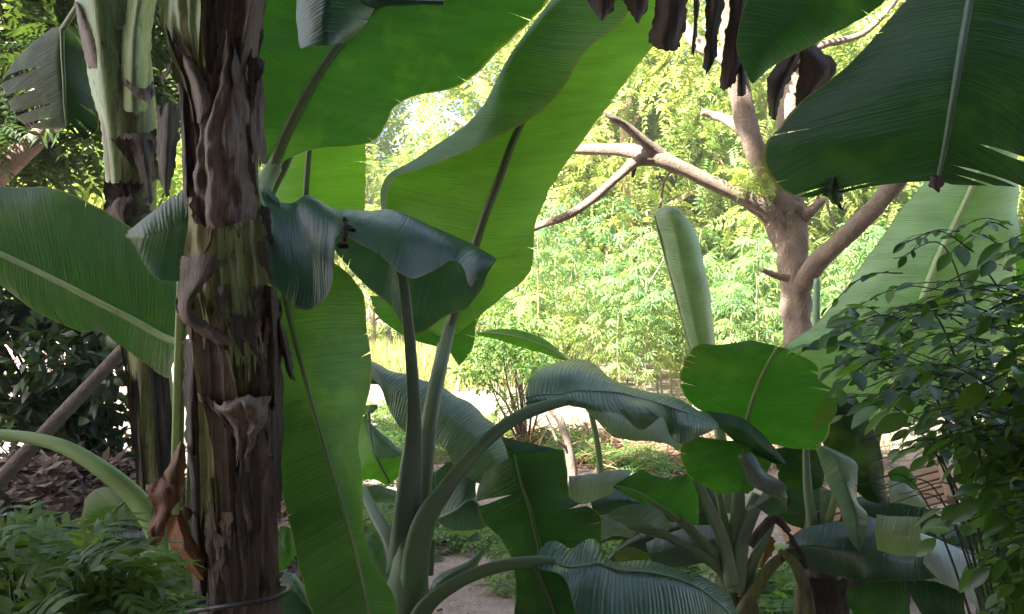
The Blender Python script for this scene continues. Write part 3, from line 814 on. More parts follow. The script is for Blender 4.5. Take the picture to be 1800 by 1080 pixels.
# ------------------------------------------------------------------ the forked tree
TD = 7.6
def TP(*p): return [A(x, y, TD + (dz[0] if dz else 0)) for (x, y, *dz) in p]
def tr_(px): return px / 2 / FPX * TD
ft = empty('forked_tree', A(1405, 850, TD), 'brown barked forked tree with spreading bare limbs in the middle distance', 'tree')
gp = A(1405, 830, TD); gp.z = -.1
tube('trunk', [gp] + TP((1403, 700), (1402, 600), (1398, 500), (1392, 420), (1382, 345)), [tr_(84), tr_(62), tr_(54), tr_(52), tr_(55), tr_(54)], M_BARK, ft, seg=20, n=80, wob=.24)
def limb(pts, rad): tube('limb', TP(*pts), [tr_(r) for r in rad], M_BARK, ft, seg=12, n=len(pts) * 9, wob=.18)
limb([(1385, 370), (1350, 310, -.1), (1322, 250, -.2), (1302, 165, -.2), (1285, 80, -.3), (1270, 0, -.3), (1255, -120, -.4), (1240, -300, -.2)], [56, 42, 38, 36, 33, 30, 26, 16])
limb([(1392, 410), (1340, 362, -.1), (1270, 330, -.15), (1200, 297, -.2), (1150, 276, -.2), (1090, 264, -.1), (1010, 262, .1), (900, 255, .4), (780, 200, .9)], [36, 29, 26, 26, 30, 23, 19, 15, 10])
limb([(1152, 280, -.2), (1120, 283, -.25), (1085, 312, -.3), (1040, 352, -.35), (995, 380, -.35), (945, 398, -.3), (890, 430, -.2)], [24, 20, 15, 14, 14, 13, 8])
limb([(1165, 275, -.2), (1130, 248, -.3), (1100, 222, -.4), (1070, 203, -.5), (1040, 170, -.5)], [22, 18, 14, 10, 5])
limb([(1400, 520), (1425, 475, -.2), (1470, 430, -.4), (1530, 372, -.6), (1600, 290, -.8), (1680, 180, -1.0), (1760, 40, -1.2)], [34, 33, 31, 30, 28, 24, 18])
limb([(1325, 258, -.2), (1305, 232, -.1), (1280, 212, .0), (1255, 203, .1), (1233, 197, .1)], [24, 20, 18, 16, 13])
limb([(1405, 388), (1422, 374, -.1), (1440, 358, -.15), (1448, 352, -.15)], [26, 20, 15, 12])
limb([(1388, 440), (1366, 412, .1), (1352, 385, .15), (1320, 360, .1), (1285, 340, 0)], [40, 34, 28, 22, 18])
limb([(1388, 360), (1386, 290, .1), (1384, 215, .15), (1396, 150, .2), (1412, 85, .2), (1430, -20, .3), (1450, -200, .4)], [50, 40, 36, 36, 34, 30, 22])
limb([(1412, 95, .2), (1450, 78, .25), (1478, 72, .3), (1530, 50, .4), (1600, -30, .5)], [16, 14, 13, 11, 8])
limb([(1300, 120, -.2), (1262, 95, .1), (1225, 75, .3), (1195, 30, .5), (1180, -60, .6)], [26, 26, 26, 22, 16])
tube('broken_stub', TP((1385, 490, -.2), (1362, 484, -.25), (1340, 475, -.3)), [tr_(14), tr_(12), tr_(8)], M_BARK_PALE, ft, seg=8)
tube('limb', TP((1115, 290, -.2), (1114, 300, -.2), (1112, 312, -.2)), [tr_(10), tr_(8), tr_(5)], M_TWIG, ft, seg=7)
limb([(1180, 300, -.2), (1165, 330), (1160, 400), (1168, 450), (1140, 500)], [4, 4, 4, 4, 3])
limb([(1432, 370, -.1), (1445, 330, -.2), (1460, 380, -.3), (1480, 420, -.3)], [6, 5, 4, 3])
limb([(1255, -120, -.4), (1150, -420, -1.2), (1080, -560, -1.8)], [20, 14, 8])  # out of view, added to carry the shading clumps
limb([(1255, -120, -.4), (1300, -420, -1.2), (1380, -560, -1.9)], [20, 14, 8])  # second unseen limb added for the shading clumps
rg = np.random.default_rng(77)
cc = [A(1240, -260, 7.3), A(1500, -250, 6.9), A(1100, -200, 8), A(1760, -60, 6.6), A(930, 90, 8.6), A(830, 180, 8.6), A(1440, 60, 8.3), A(1230, 60, 8.4)]
v, f, t_ = clump_cloud(rg, [tuple(c) for c in cc], [.9, .9, .9, .6, .5, .35, .3, .3], 16, T_pinnate(5), .30)
shade_clumps = [(.95, 5.5, 5.1), (1.35, 5.4, 5.2), (1.95, 5.2, 5.3), (.9, 5.0, 5.6), (1.3, 5.0, 5.6), (1.7, 4.9, 5.6), (2.3, 5.0, 5.4)]  # unseen leaf clumps added above the frame to shade the trunk
v2, f2, t2 = clump_cloud(rg, shade_clumps, [.46] * 7, 150, T_pinnate(5, .2, .4), .40, hollow=.05)
v3, f3, t3 = clump_cloud(rg, [tuple(A(1328, 305, 7.35)), tuple(A(1345, 318, 7.35)), tuple(A(1310, 300, 7.4))], [.12, .08, .09], 14, T_pinnate(6, .14, .4), .15)
v, f, t_ = merge([(v, f, t_), (v2, f2, t2), (v3, f3, t3)])
o = link('crown', np_mesh('crown', v, f, t_), M_FAR, ft); o['kind'] = 'stuff'

# thin slanting dead stem and the fine leaved bush
ds = empty('dead_sapling', A(1005, 832, 7.6), 'thin bare leaning brown sapling at the edge of the weeds', 'sapling')
g0 = A(1008, 840, 7.6); g0.z = gz(g0.x, g0.y) - .02
tube('trunk', [g0, A(1000, 790, 7.6), A(985, 740, 7.65), A(968, 718, 7.7), A(950, 670, 7.8)], [.045, .04, .034, .028, .012], M_BARK, ds, seg=9, wob=.2)
tube('branch', [A(998, 790, 7.6), A(980, 775, 7.5), A(975, 765, 7.5), A(960, 730, 7.5)], [.02, .015, .012, .006], M_BARK, ds, seg=6)
fb = empty('fine_leaved_bush', A(900, 730, 9.5), 'small airy bush with tiny leaves left of the arching petiole', 'bush')
rg = np.random.default_rng(91); cs = []; sp = []
g0 = A(925, 745, 9.4); g0.z = gz(g0.x, g0.y) - .05
for i in range(16):
    e = A(rnd.uniform(820, 975), rnd.uniform(560, 720), 9.4 + rnd.uniform(-.5, .5)); cs.append(tuple(e))
    sp.append(([g0, g0.lerp(e, .5) + Vector((rnd.uniform(-.1, .1), 0, .12)), e], [.014, .009, .004], dict(seg=5, n=10)))
join_tubes('branches', sp, M_TWIG, fb)
v, f, t_ = clump_cloud(rg, cs, [.22] * len(cs), 170, T_leaflet(.5), .06, hollow=.1)
o = link('foliage', np_mesh('foliage', v, f, t_), M_WEED, fb); o['kind'] = 'stuff'

# fallen branch between stems
tag(tube('fallen_branch', [A(590, 848, 7.4), A(650, 850, 7.4), A(700, 853, 7.5)], [.03, .028, .02], M_BARK, seg=8, wob=.2), 'short fallen branch lying on the dirt behind the young banana', 'branch')

# ------------------------------------------------------------------ banana plants
def plant(px, py, d, label):
    b = A(px, py, d); b.z = gz(b.x, b.y)
    return empty('banana_plant', b, label, 'banana plant')

# ---- P1: the thick old stem in front
D1 = 2.3
P1 = plant(415, 1500, D1, 'tall banana plant with thick brown peeling stem in front at left')
ax1 = stem_axis([(-420, 350, 450), (-200, 330, 455), (-60, 312, 452), (60, 312, 448), (200, 332, 450), (400, 338, 455), (520, 342, 465), (600, 350, 474), (800, 360, 480), (1000, 371, 482), (1100, 372, 484), (1350, 350, 510), (1600, 340, 520)], D1)
tube('pseudostem', [a[0] for a in ax1], [a[1] for a in ax1], M_STEM_OLD, P1, seg=36, n=110, wob=.06)
for i, (a0, a1, t0, t1, lf, pl, tp, mt) in enumerate([
    (-1.7, -.25, .06, .33, .004, .01, .35, M_SHEATH_DK), (.1, 1.7, .05, .36, .006, .02, .5, M_SHEATH), (-.8, .5, .02, .28, .010, .01, .3, M_SHEATH_DK), (-.3, .9, .10, .42, .012, .02, .55, M_SHEATH),
    (-1.8, -.7, .22, .50, .008, .02, .6, M_SHEATH), (.5, 1.9, .30, .50, .010, .04, .5, M_SHEATH_DK), (-1.2, 1.2, .615, .80, .006, .01, .55, M_SHEATH), (-1.7, -.5, .60, .86, .010, .05, .7, M_SHEATH),
    (.0, 1.5, .63, .84, .012, .02, .85, M_SHEATH), (.5, 1.8, .70, .99, .010, .05, .3, M_SHEATH_DK), (-.6, .5, .60, .73, .018, .015, .8, M_SHEATH_DK)]):
    wrap(P1, ax1, a0, a1, t0, t1, lf, mt, seed=i + 1, peel=pl, taper=tp)
# smooth green sheath at the top left of the stem
wrap(P1, ax1, -.80, -.10, .685, .94, .026, M_STEM_OLIVE, seed=30, name='green_sheath', jag=.02, taper=-1.9, skew=-.25)
wrap(P1, ax1, -.75, -.15, .70, .94, .031, M_STEM_GREEN, seed=34, name='green_sheath', jag=.02, taper=-1.7, skew=-.25)
wrap(P1, ax1, -1.0, 1.35, .40, .615, .005, M_STEM_OLIVE, seed=31, name='green_sheath', jag=.03, taper=.1, skew=.1)
wrap(P1, ax1, -.62, -.18, .30, .50, .016, M_STEM_OLIVE, seed=32, name='green_sheath', jag=.04, taper=.2, skew=.1)
wrap(P1, ax1, .15, .75, .40, .58, .018, M_STEM_GREEN, seed=33, name='green_sheath', jag=.04, taper=.1, skew=-.1)
f1 = D1 - .14
# curling strap that peels from the stem
sheet(P1, [[(318, 452, f1 + .04), (372, 448, f1 - .01), (400, 462, f1 + .03)], [(316, 490, f1 + .02), (345, 500, f1 - .03), (372, 480, f1)], [(312, 530, f1 + .02), (328, 535, f1 - .02), (342, 528, f1)], [(318, 562, f1 + .01), (332, 562, f1 - .02), (342, 552, f1)],
           [(340, 580, f1), (350, 574, f1 - .02), (356, 562, f1)], [(372, 600, f1), (380, 590, f1 - .02), (384, 578, f1 + .01)], [(400, 612, f1 + .02), (408, 605, f1), (404, 592, f1 + .03)]], M_SHEATH, seed=3, crumple=.010, name='peeling_strap')
# crumpled collar lower on the stem
sheet(P1, [[(352, 690, f1 + .05), (385, 712, f1 - .02), (420, 700, f1 - .05), (462, 696, f1 - .02), (476, 694, f1 + .04)], [(356, 706, f1 + .05), (388, 722, f1 - .02), (425, 716, f1 - .07), (458, 714, f1 - .04), (472, 712, f1 + .03)],
           [(384, 728, f1 + .02), (400, 738, f1 - .01), (432, 742, f1 - .04), (456, 740, f1 - .03), (466, 742, f1 + .02)], [(404, 752, f1 + .03), (414, 765, f1), (432, 776, f1 - .01), (448, 770, f1 - .01), (458, 768, f1 + .02)],
           [(414, 790, f1 + .03), (420, 805, f1 + .02), (428, 812, f1 + .01), (434, 808, f1 + .01), (440, 800, f1 + .03)], [(418, 850, f1 + .04), (421, 862, f1 + .03), (425, 868, f1 + .03), (428, 862, f1 + .03), (431, 850, f1 + .04)]], M_SHEATH, seed=5, crumple=.026, freq=26, nv=8, nu=60, pleat=.02)
# long dry sheath tongue between 180 and 400
sheet(P1, [[(392, 60, f1 + .05), (408, 62, f1 + .01), (420, 70, f1 + .05)], [(378, 120, f1 + .04), (405, 120, f1 - .02), (432, 120, f1 + .05)], [(362, 175, f1 + .03), (395, 180, f1 - .03), (442, 170, f1 + .06)], [(352, 240, f1 + .03), (388, 240, f1 - .04), (446, 260, f1 + .06)],
           [(345, 310, f1 + .04), (382, 310, f1 - .04), (450, 320, f1 + .06)], [(342, 365, f1 + .04), (385, 378, f1 - .03), (450, 370, f1 + .06)], [(346, 395, f1 + .04), (392, 400, f1 - .02), (448, 388, f1 + .06)]], M_SHEATH, seed=8, crumple=.020, freq=20, nv=14, nu=70, pleat=.03)
sheet(P1, [[(312, 78, f1 + .09), (318, 82, f1 + .04), (330, 86, f1 + .05)], [(314, 112, f1 + .08), (330, 118, f1), (350, 122, f1 + .01)], [(326, 150, f1 + .08), (348, 160, f1 - .01), (370, 164, f1)], [(332, 190, f1 + .08), (352, 196, f1), (372, 190, f1)], [(336, 215, f1 + .08), (350, 220, f1 + .02), (362, 214, f1 + .02)]], M_SHEATH, seed=9, crumple=.016)
# dry brown petiole sheath leaning out at the top right
sheet(P1, [[(395, 150, f1 + .12), (415, 158, f1 + .03), (432, 160, f1 + .08), (450, 150, f1 + .16)], [(398, 90, f1 + .12), (424, 92, f1 + .02), (442, 90, f1 + .05), (456, 80, f1 + .14)], [(412, 30, f1 + .1), (434, 30, f1), (450, 28, f1 + .04), (464, 20, f1 + .12)], [(422, -60, f1 + .1), (446, -60, f1), (466, -60, f1 + .03), (484, -70, f1 + .1)]], M_SHEATH, seed=11, crumple=.012, nv=10, pleat=.015)
# ragged strips on the right flank
sheet(P1, [[(462, 505, f1 + .1), (474, 502, f1 + .06), (486, 512, f1 + .1)], [(464, 560, f1 + .1), (478, 560, f1 + .05), (492, 566, f1 + .1)], [(470, 640, f1 + .1), (482, 640, f1 + .05), (494, 650, f1 + .1)], [(476, 720, f1 + .1), (484, 722, f1 + .06), (492, 726, f1 + .1)]], M_SHEATH_DK, seed=12)
sheet(P1, [[(484, 560, f1 + .1), (490, 560, f1 + .08), (498, 570, f1 + .1)], [(490, 600, f1 + .1), (498, 602, f1 + .08), (508, 610, f1 + .1)], [(500, 640, f1 + .1), (508, 640, f1 + .08), (515, 648, f1 + .1)], [(508, 664, f1 + .1), (512, 668, f1 + .09), (517, 672, f1 + .1)]], M_SHEATH_DK, seed=13, name='dry_strip')
rf = random.Random(17)
for i in range(22):
    y = rf.uniform(20, 980); t = rf.uniform(-.95, .95); xc = 400 + (y / 1000) * 26 + t * (60 + y * .012); L = rf.uniform(40, 120); w = rf.uniform(4, 11); dd = D1 - .1 * math.sqrt(max(.05, 1 - t * t)) - .02
    q = rf.uniform(-14, 14); o_ = rf.uniform(0, .02)
    sheet(P1, [[(xc - w, y, dd), (xc + w, y + 3, dd)], [(xc - w + q * .3, y + L * .4, dd - o_), (xc + w * .8 + q * .3, y + L * .42, dd - o_)], [(xc - w * .6 + q, y + L * .75, dd - o_ * 1.6), (xc + w * .4 + q, y + L * .78, dd - o_ * 1.4)], [(xc - 1 + q * 1.5, y + L, dd - o_), (xc + 1 + q * 1.5, y + L, dd - o_)]], (M_SHEATH, M_SHEATH_DK)[i % 2], None, 'dry_strip', 200 + i, .010, 18, 5)
# rusty dead leaf scraps at the foot
sheet(P1, [[(312, 780, 2.3), (318, 778, 2.28), (326, 785, 2.3)], [(292, 822, 2.28), (308, 824, 2.24), (324, 830, 2.28)], [(286, 850, 2.28), (304, 856, 2.25), (318, 862, 2.3)], [(296, 890, 2.3), (306, 888, 2.27), (316, 884, 2.3)]], M_DEAD, TAN, 'dead_leaf', 14, .02, 20)
sheet(P1, [[(258, 852, 2.3), (284, 842, 2.26), (300, 834, 2.28)], [(262, 874, 2.28), (290, 868, 2.22), (318, 858, 2.26)], [(268, 900, 2.3), (290, 896, 2.24), (306, 900, 2.27)], [(262, 932, 2.28), (280, 928, 2.24), (296, 924, 2.28)], [(260, 952, 2.3), (270, 956, 2.27), (280, 952, 2.3)], [(266, 962, 2.3), (274, 966, 2.28), (278, 962, 2.3)]], M_DEAD, (0.17, .072, .04), 'dead_leaf', 15, .026, 20)
sheet(P1, [[(300, 905, 2.26), (310, 902, 2.24), (322, 900, 2.28)], [(296, 945, 2.25), (318, 940, 2.2), (340, 945, 2.25)], [(300, 968, 2.25), (326, 966, 2.19), (350, 972, 2.24)], [(318, 985, 2.26), (340, 992, 2.22), (358, 990, 2.25)], [(346, 1016, 2.27), (356, 1018, 2.25), (364, 1010, 2.27)]], M_DEAD, ORANGE, 'dead_leaf', 16, .022, 20)
sheet(P1, [[(318, 892, 2.3), (328, 890, 2.27), (338, 896, 2.3)], [(314, 905, 2.28), (326, 906, 2.24), (338, 908, 2.28)], [(318, 920, 2.3), (328, 918, 2.28), (334, 914, 2.3)]], M_DEAD, TAN, 'dead_leaf', 17, .02, 24)
# dark dry strip hanging left of the stem base
sheet(P1, [[(322, 600, 2.34), (338, 600, 2.3), (352, 606, 2.3)], [(324, 680, 2.33), (337, 680, 2.29), (350, 684, 2.3)], [(325, 740, 2.32), (336, 736, 2.28), (350, 740, 2.3)], [(328, 790, 2.32), (338, 790, 2.28), (348, 800, 2.3)], [(334, 860, 2.32), (344, 860, 2.28), (354, 870, 2.3)], [(336, 940, 2.32), (348, 945, 2.27), (360, 950, 2.3)], [(338, 1040, 2.32), (352, 1045, 2.27), (366, 1050, 2.3)]], M_SHEATH_DK, seed=18)

# leaf 1: huge blade at the top, seen from below
leaf(P1, [[(472, 300, 2.95), (480, 296, 2.9), (500, 286, 2.95)], [(440, 245, 2.86), (502, 240, 2.9), (566, 262, 3.0)], [(425, 170, 2.86), (533, 178, 2.92), (652, 248, 3.1)], [(425, 90, 2.88), (572, 113, 2.95), (700, 180, 3.2)], [(430, 20, 2.92), (612, 62, 3.0), (812, 149, 3.25)],
          [(470, -60, 2.98), (662, 8, 3.05), (888, 82, 3.3)], [(560, -150, 3.08), (725, -60, 3.1), (965, 2, 3.35)], [(700, -220, 3.3), (810, -150, 3.2), (1010, -90, 3.4)], [(900, -260, 3.3), (910, -250, 3.3), (960, -230, 3.4)]], tone=(.036, .105, .028), rib=(.020, .010), ribc=(.10, .15, .05), seed=1, ripple=.02,
     pet=[(415, 520, 2.5), (440, 400, 2.7), (465, 325, 2.85), (482, 294, 2.89)], petr=(.04, .035, .03, .026), petc=RIBP)
# leaf 2: dark folded flap hanging from above
leaf(P1, [[(520, -60, 2.72), (560, -70, 2.66), (610, -80, 2.75)], [(522, 10, 2.70), (575, -10, 2.63), (660, -20, 2.75)], [(523, 70, 2.66), (570, 40, 2.61), (650, 34, 2.74)], [(524, 84, 2.62), (575, 80, 2.60), (612, 74, 2.7)]], tone=TOP, rib=None, seed=2, ripple=.006)
leaf(P1, [[(600, -40, 2.7), (640, -45, 2.68), (690, -50, 2.75)], [(640, 10, 2.68), (670, -10, 2.66), (720, -20, 2.75)], [(690, 14, 2.68), (705, 0, 2.66), (750, -10, 2.75)], [(778, 12, 2.7), (780, 4, 2.68), (782, -10, 2.75)]], tone=TOP, rib=None, seed=3, ripple=.006)
# leaf 6: long hanging blade right of the stem
leaf(P1, [[(470, 470, 2.5), (490, 462, 2.52), (560, 440, 2.66)], [(478, 560, 2.47), (508, 555, 2.5), (640, 510, 2.76)], [(482, 650, 2.45), (532, 648, 2.48), (653, 590, 2.78)], [(485, 745, 2.43), (556, 738, 2.46), (650, 690, 2.74)], [(492, 850, 2.41), (584, 830, 2.43), (624, 775, 2.60)], [(503, 900, 2.40), (597, 875, 2.42), (630, 830, 2.58)],
          [(514, 945, 2.38), (609, 915, 2.40), (640, 880, 2.58)], [(536, 1035, 2.36), (631, 1000, 2.38), (660, 985, 2.54)], [(556, 1110, 2.35), (648, 1080, 2.36), (697, 1060, 2.5)], [(590, 1210, 2.35), (662, 1190, 2.36), (706, 1160, 2.44)], [(660, 1300, 2.38), (668, 1305, 2.38), (676, 1300, 2.38)]], tone=(.052, .115, .044), seed=6, rib=(.0075, .0045), ribc=(.15, .22, .08), ripple=.012, nu=110,
     pet=[(440, 330, 2.5), (462, 390, 2.5), (482, 440, 2.52), (491, 470, 2.51)])
# leaf 7: broad blade pointing left
leaf(P1, [[(322, 590, 2.58), (318, 604, 2.58), (316, 630, 2.58)], [(328, 480, 2.72), (285, 591, 2.6), (300, 660, 2.62)], [(262, 428, 2.78), (235, 563, 2.62), (238, 626, 2.66)], [(196, 382, 2.82), (170, 530, 2.64), (180, 582, 2.68)], [(110, 342, 2.85), (100, 494, 2.66), (130, 588, 2.72)], [(30, 322, 2.85), (30, 460, 2.68), (58, 545, 2.76)],
          [(-70, 312, 2.85), (-60, 420, 2.7), (-20, 480, 2.78)], [(-200, 320, 2.8), (-180, 375, 2.75), (-150, 420, 2.8)], [(-300, 340, 2.8), (-300, 350, 2.8), (-295, 360, 2.8)]], tone=(.042, .105, .034), seed=7, rib=(.012, .007), ribc=(.24, .34, .13), ripple=.018,
     pet=[(300, 1180, 2.5), (308, 960, 2.55), (312, 800, 2.56), (316, 640, 2.56), (322, 480, 2.56), (335, 410, 2.5)], petr=(.022, .019, .0175, .0165, .0155, .013), petc=(.20, .31, .08), tears=[(.55, 1, .5, .004)])
# leaf 8: dark folded blade behind the stem
leaf(P1, [[(352, 315, 2.5), (356, 380, 2.46), (350, 480, 2.5)], [(330, 328, 2.5), (318, 395, 2.45), (320, 492, 2.5)], [(290, 356, 2.5), (280, 410, 2.45), (278, 494, 2.5)], [(250, 388, 2.5), (250, 415, 2.46), (246, 455, 2.5)], [(222, 411, 2.5), (221, 416, 2.5), (223, 424, 2.5)]], tone=TOP, rib=None, seed=8, ripple=.006)
# leaf 5b: dark blade bit peeking out behind stem top left
leaf(P1, [[(452, 330, 2.62), (458, 345, 2.6), (462, 370, 2.62)], [(470, 330, 2.62), (475, 350, 2.6), (480, 375, 2.62)], [(490, 352, 2.62), (492, 360, 2.61), (496, 372, 2.62)]], tone=TOP, rib=None, seed=81, ripple=.003)
# cable tied round the foot
cb = [A(x, y, d) for x, y, d in ((320, 1078, 2.24), (370, 1070, 2.13), (430, 1062, 2.11), (480, 1052, 2.15), (505, 1040, 2.25), (500, 1030, 2.4), (430, 1035, 2.47), (350, 1060, 2.42), (322, 1076, 2.3))]
tag(tube('cable', cb, [.006] * 9, M_CABLE, seg=8, n=60), 'black cable tied round the thick banana stem near the bottom edge', 'cable')

# ---- P2: paler stem behind on the left
D2 = 3.7
P2 = plant(290, 1000, D2, 'banana plant with pale green forked stem at far left')
P2.location = (*A(290, 1000, D2).xy, gz(A(290, 1000, D2).x, D2))
ax2 = stem_axis([(60, 172, 258), (140, 176, 268), (200, 180, 272), (280, 188, 274), (350, 194, 272), (500, 210, 282), (650, 228, 300), (840, 250, 314), (950, 250, 330), (1080, 250, 345)], D2)
tube('pseudostem', [a[0] for a in ax2], [a[1] for a in ax2], M_STEM_MID, P2, seg=30, n=80, wob=.05)
g2 = D2 - .1
def petiole_sheath(rows, seed, nm='petiole'):
    sheet(P2, rows, M_STEM_GREEN, None, nm, seed, .004, 6, 9)
petiole_sheath([[(186, 330, g2 + .1), (200, 345, g2 + .01), (212, 330, g2)], [(178, 230, g2 + .1), (190, 240, g2 + .0), (210, 190, g2 - .01)], [(158, 150, g2 + .1), (178, 150, g2 - .02), (206, 140, g2 - .02)], [(143, 60, g2 + .1), (170, 50, g2 - .03), (214, 40, g2 + .02)], [(130, 0, g2 + .1), (165, -5, g2 - .03), (212, -10, g2 + .03)], [(110, -120, g2 + .1), (150, -130, g2 - .02), (200, -130, g2 + .04)]], 41)
petiole_sheath([[(212, 190, g2), (240, 200, g2 - .02), (268, 190, g2 + .1)], [(210, 120, g2), (238, 125, g2 - .04), (266, 115, g2 + .1)], [(216, 60, g2), (240, 60, g2 - .04), (268, 50, g2 + .1)], [(224, 10, g2), (248, 0, g2 - .04), (278, -10, g2 + .1)], [(240, -110, g2), (270, -120, g2 - .04), (310, -130, g2 + .1)]], 42)
petiole_sheath([[(206, 110, g2 + .06), (212, 110, g2 + .05), (222, 110, g2 + .06)], [(204, 40, g2 + .07), (216, 40, g2 + .05), (230, 40, g2 + .07)], [(202, -20, g2 + .08), (218, -20, g2 + .06), (238, -20, g2 + .08)], [(200, -130, g2 + .1), (222, -130, g2 + .08), (250, -130, g2 + .1)]], 43)
for i, (a0, a1, t0, t1, lf, pl, tp, mt) in enumerate([(-1.6, -.75, .18, .44, .006, .01, .4, M_SHEATH), (.15, 1.5, .10, .36, .008, .01, .6, M_SHEATH_DK), (-.9, -.3, .12, .33, .008, .01, .6, M_SHEATH_DK), (.2, 1.5, .60, .70, .01, .05, .3, M_SHEATH), (-.9, .5, .50, .58, .012, .05, .3, M_SHEATH_DK)]):
    wrap(P2, ax2, a0, a1, t0, t1, lf, mt, seed=i + 50, peel=pl, taper=tp)
# frayed dark collars
sheet(P2, [[(196, 238, g2 + .06), (215, 236, g2 - .02), (245, 232, g2 - .04), (272, 230, g2 + .04)], [(205, 248, g2 + .04), (225, 252, g2 - .03), (250, 255, g2 - .05), (274, 252, g2 + .04)], [(224, 264, g2 + .01), (240, 272, g2 - .03), (256, 280, g2 - .05), (272, 268, g2 + .03)], [(240, 290, g2), (250, 305, g2 - .03), (262, 310, g2 - .05), (268, 290, g2 + .02)], [(254, 335, g2), (260, 352, g2 - .04), (266, 358, g2 - .05), (270, 340, g2 + .02)]], M_SHEATH_DK, seed=44, crumple=.02)
sheet(P2, [[(185, 372, g2 + .05), (205, 352, g2 - .05), (235, 346, g2 - .06), (258, 352, g2 + .02)], [(187, 386, g2 + .05), (208, 372, g2 - .06), (230, 360, g2 - .08), (262, 362, g2 + .02)], [(192, 396, g2 + .06), (212, 394, g2 - .04), (226, 384, g2 - .05), (268, 376, g2 + .03)]], M_SHEATH_DK, seed=45, crumple=.026)
sheet(P2, [[(214, 126, g2 - .01), (230, 150, g2 - .04), (250, 155, g2 - .05), (272, 148, g2 + .02)], [(218, 146, g2 - .01), (234, 162, g2 - .05), (254, 166, g2 - .05), (274, 162, g2 + .02)], [(228, 158, g2 - .01), (240, 172, g2 - .04), (256, 178, g2 - .05), (273, 170, g2 + .02)]], M_SHEATH, seed=46, crumple=.014)
sheet(P2, [[(130, 5, g2 + .08), (134, 2, g2 + .04), (142, 8, g2 + .05)], [(138, 50, g2 + .06), (148, 52, g2 + .0), (160, 56, g2 - .01)], [(146, 90, g2 + .06), (160, 92, g2 - .01), (176, 94, g2 - .02)], [(152, 112, g2 + .06), (168, 118, g2 - .01), (184, 126, g2 - .02)], [(176, 135, g2 + .03), (184, 142, g2 - .01), (192, 160, g2 - .02)]], M_SHEATH, seed=47, crumple=.008)
# dark dry leaf base hanging between the two stems
sheet(P2, [[(276, 190, 3.4), (296, 182, 3.35), (318, 188, 3.4)], [(276, 230, 3.4), (294, 225, 3.33), (314, 235, 3.38)], [(278, 290, 3.4), (292, 290, 3.34), (308, 290, 3.38)], [(284, 328, 3.4), (292, 336, 3.36), (300, 330, 3.39)], [(290, 344, 3.4), (293, 348, 3.38), (297, 344, 3.39)]], M_SHEATH_DK, seed=48, name='dry_leaf_base', crumple=.016)
sheet(P2, [[(282, 140, 3.4), (298, 112, 3.38), (312, 106, 3.4)], [(284, 150, 3.4), (298, 124, 3.37), (310, 116, 3.4)]], M_DEAD, BROWN, 'dead_leaf', 49, .008, 20)
# leaf 3: bright blade further back, between stem and the tall leaf
leaf(P2, [[(478, 420, 4.1), (535, 430, 4.05), (640, 440, 4.1)], [(480, 360, 4.1), (537, 350, 4.05), (641, 370, 4.12)], [(484, 310, 4.1), (541, 290, 4.05), (644, 300, 4.12)], [(500, 270, 4.1), (545, 250, 4.05), (642, 250, 4.12)], [(520, 230, 4.1), (552, 200, 4.05), (620, 210, 4.1)], [(548, 170, 4.1), (556, 160, 4.1), (570, 165, 4.1)]], tone=(.13, .27, .05), seed=9, rib=(.016, .010), ribc=(.10, .15, .05), ripple=.01,
     pet=[(330, 560, 3.75), (420, 520, 3.85), (500, 480, 4.0), (534, 432, 4.04)])
tube('petiole', [A(450, 420, 3.0), A(470, 350, 3.05), A(500, 290, 3.1), A(520, 240, 3.15)], [.022, .02, .018, .016], M_RIB, P2, RIBD, seg=10)
# torn dark leaf and branch in the top left corner
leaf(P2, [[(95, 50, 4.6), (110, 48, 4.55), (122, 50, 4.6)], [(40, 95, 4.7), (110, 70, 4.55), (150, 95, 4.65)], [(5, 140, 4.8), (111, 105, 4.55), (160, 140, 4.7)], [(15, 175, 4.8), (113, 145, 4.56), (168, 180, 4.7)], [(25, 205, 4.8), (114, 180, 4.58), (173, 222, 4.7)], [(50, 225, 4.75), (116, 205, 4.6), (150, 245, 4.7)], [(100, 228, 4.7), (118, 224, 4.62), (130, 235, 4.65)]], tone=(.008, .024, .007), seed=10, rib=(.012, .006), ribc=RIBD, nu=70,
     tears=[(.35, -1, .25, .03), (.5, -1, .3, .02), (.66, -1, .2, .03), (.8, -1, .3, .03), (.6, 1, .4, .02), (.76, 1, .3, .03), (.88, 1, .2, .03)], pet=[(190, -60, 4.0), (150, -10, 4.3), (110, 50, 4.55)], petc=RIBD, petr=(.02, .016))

# arching petiole at lower left with the cut leaf bases beside it
P8 = plant(290, 1080, 2.6, 'low banana sucker with arching green petiole at lower left')
tube('petiole', [A(-160, 790, 2.75), A(-60, 766, 2.72), A(30, 767, 2.7), A(110, 785, 2.66), (A(180, 826, 2.62)), A(235, 872, 2.6), A(270, 920, 2.58), A(300, 1000, 2.56), A(320, 1180, 2.55)], [.014, .016, .018, .021, .025, .029, .034, .04, .05], M_RIB, P8, (.17, .29, .09), seg=14, n=70, groove=.2)
leaf(P8, [[(250, 900, 2.75), (255, 915, 2.72), (262, 930, 2.75)], [(205, 860, 2.8), (215, 890, 2.75), (225, 925, 2.78)], [(160, 870, 2.85), (175, 895, 2.8), (190, 930, 2.82)], [(130, 920, 2.9), (140, 925, 2.88), (150, 935, 2.88)]], tone=(.07, .12, .035), seed=82, rib=None)
leaf(P8, [[(300, 935, 2.7), (298, 950, 2.68), (296, 968, 2.7)], [(200, 932, 2.72), (198, 946, 2.68), (196, 962, 2.7)], [(80, 928, 2.74), (80, 942, 2.7), (80, 956, 2.72)], [(-60, 926, 2.76), (-60, 936, 2.74), (-60, 946, 2.76)]], tone=(.02, .055, .04), seed=83, rib=None)
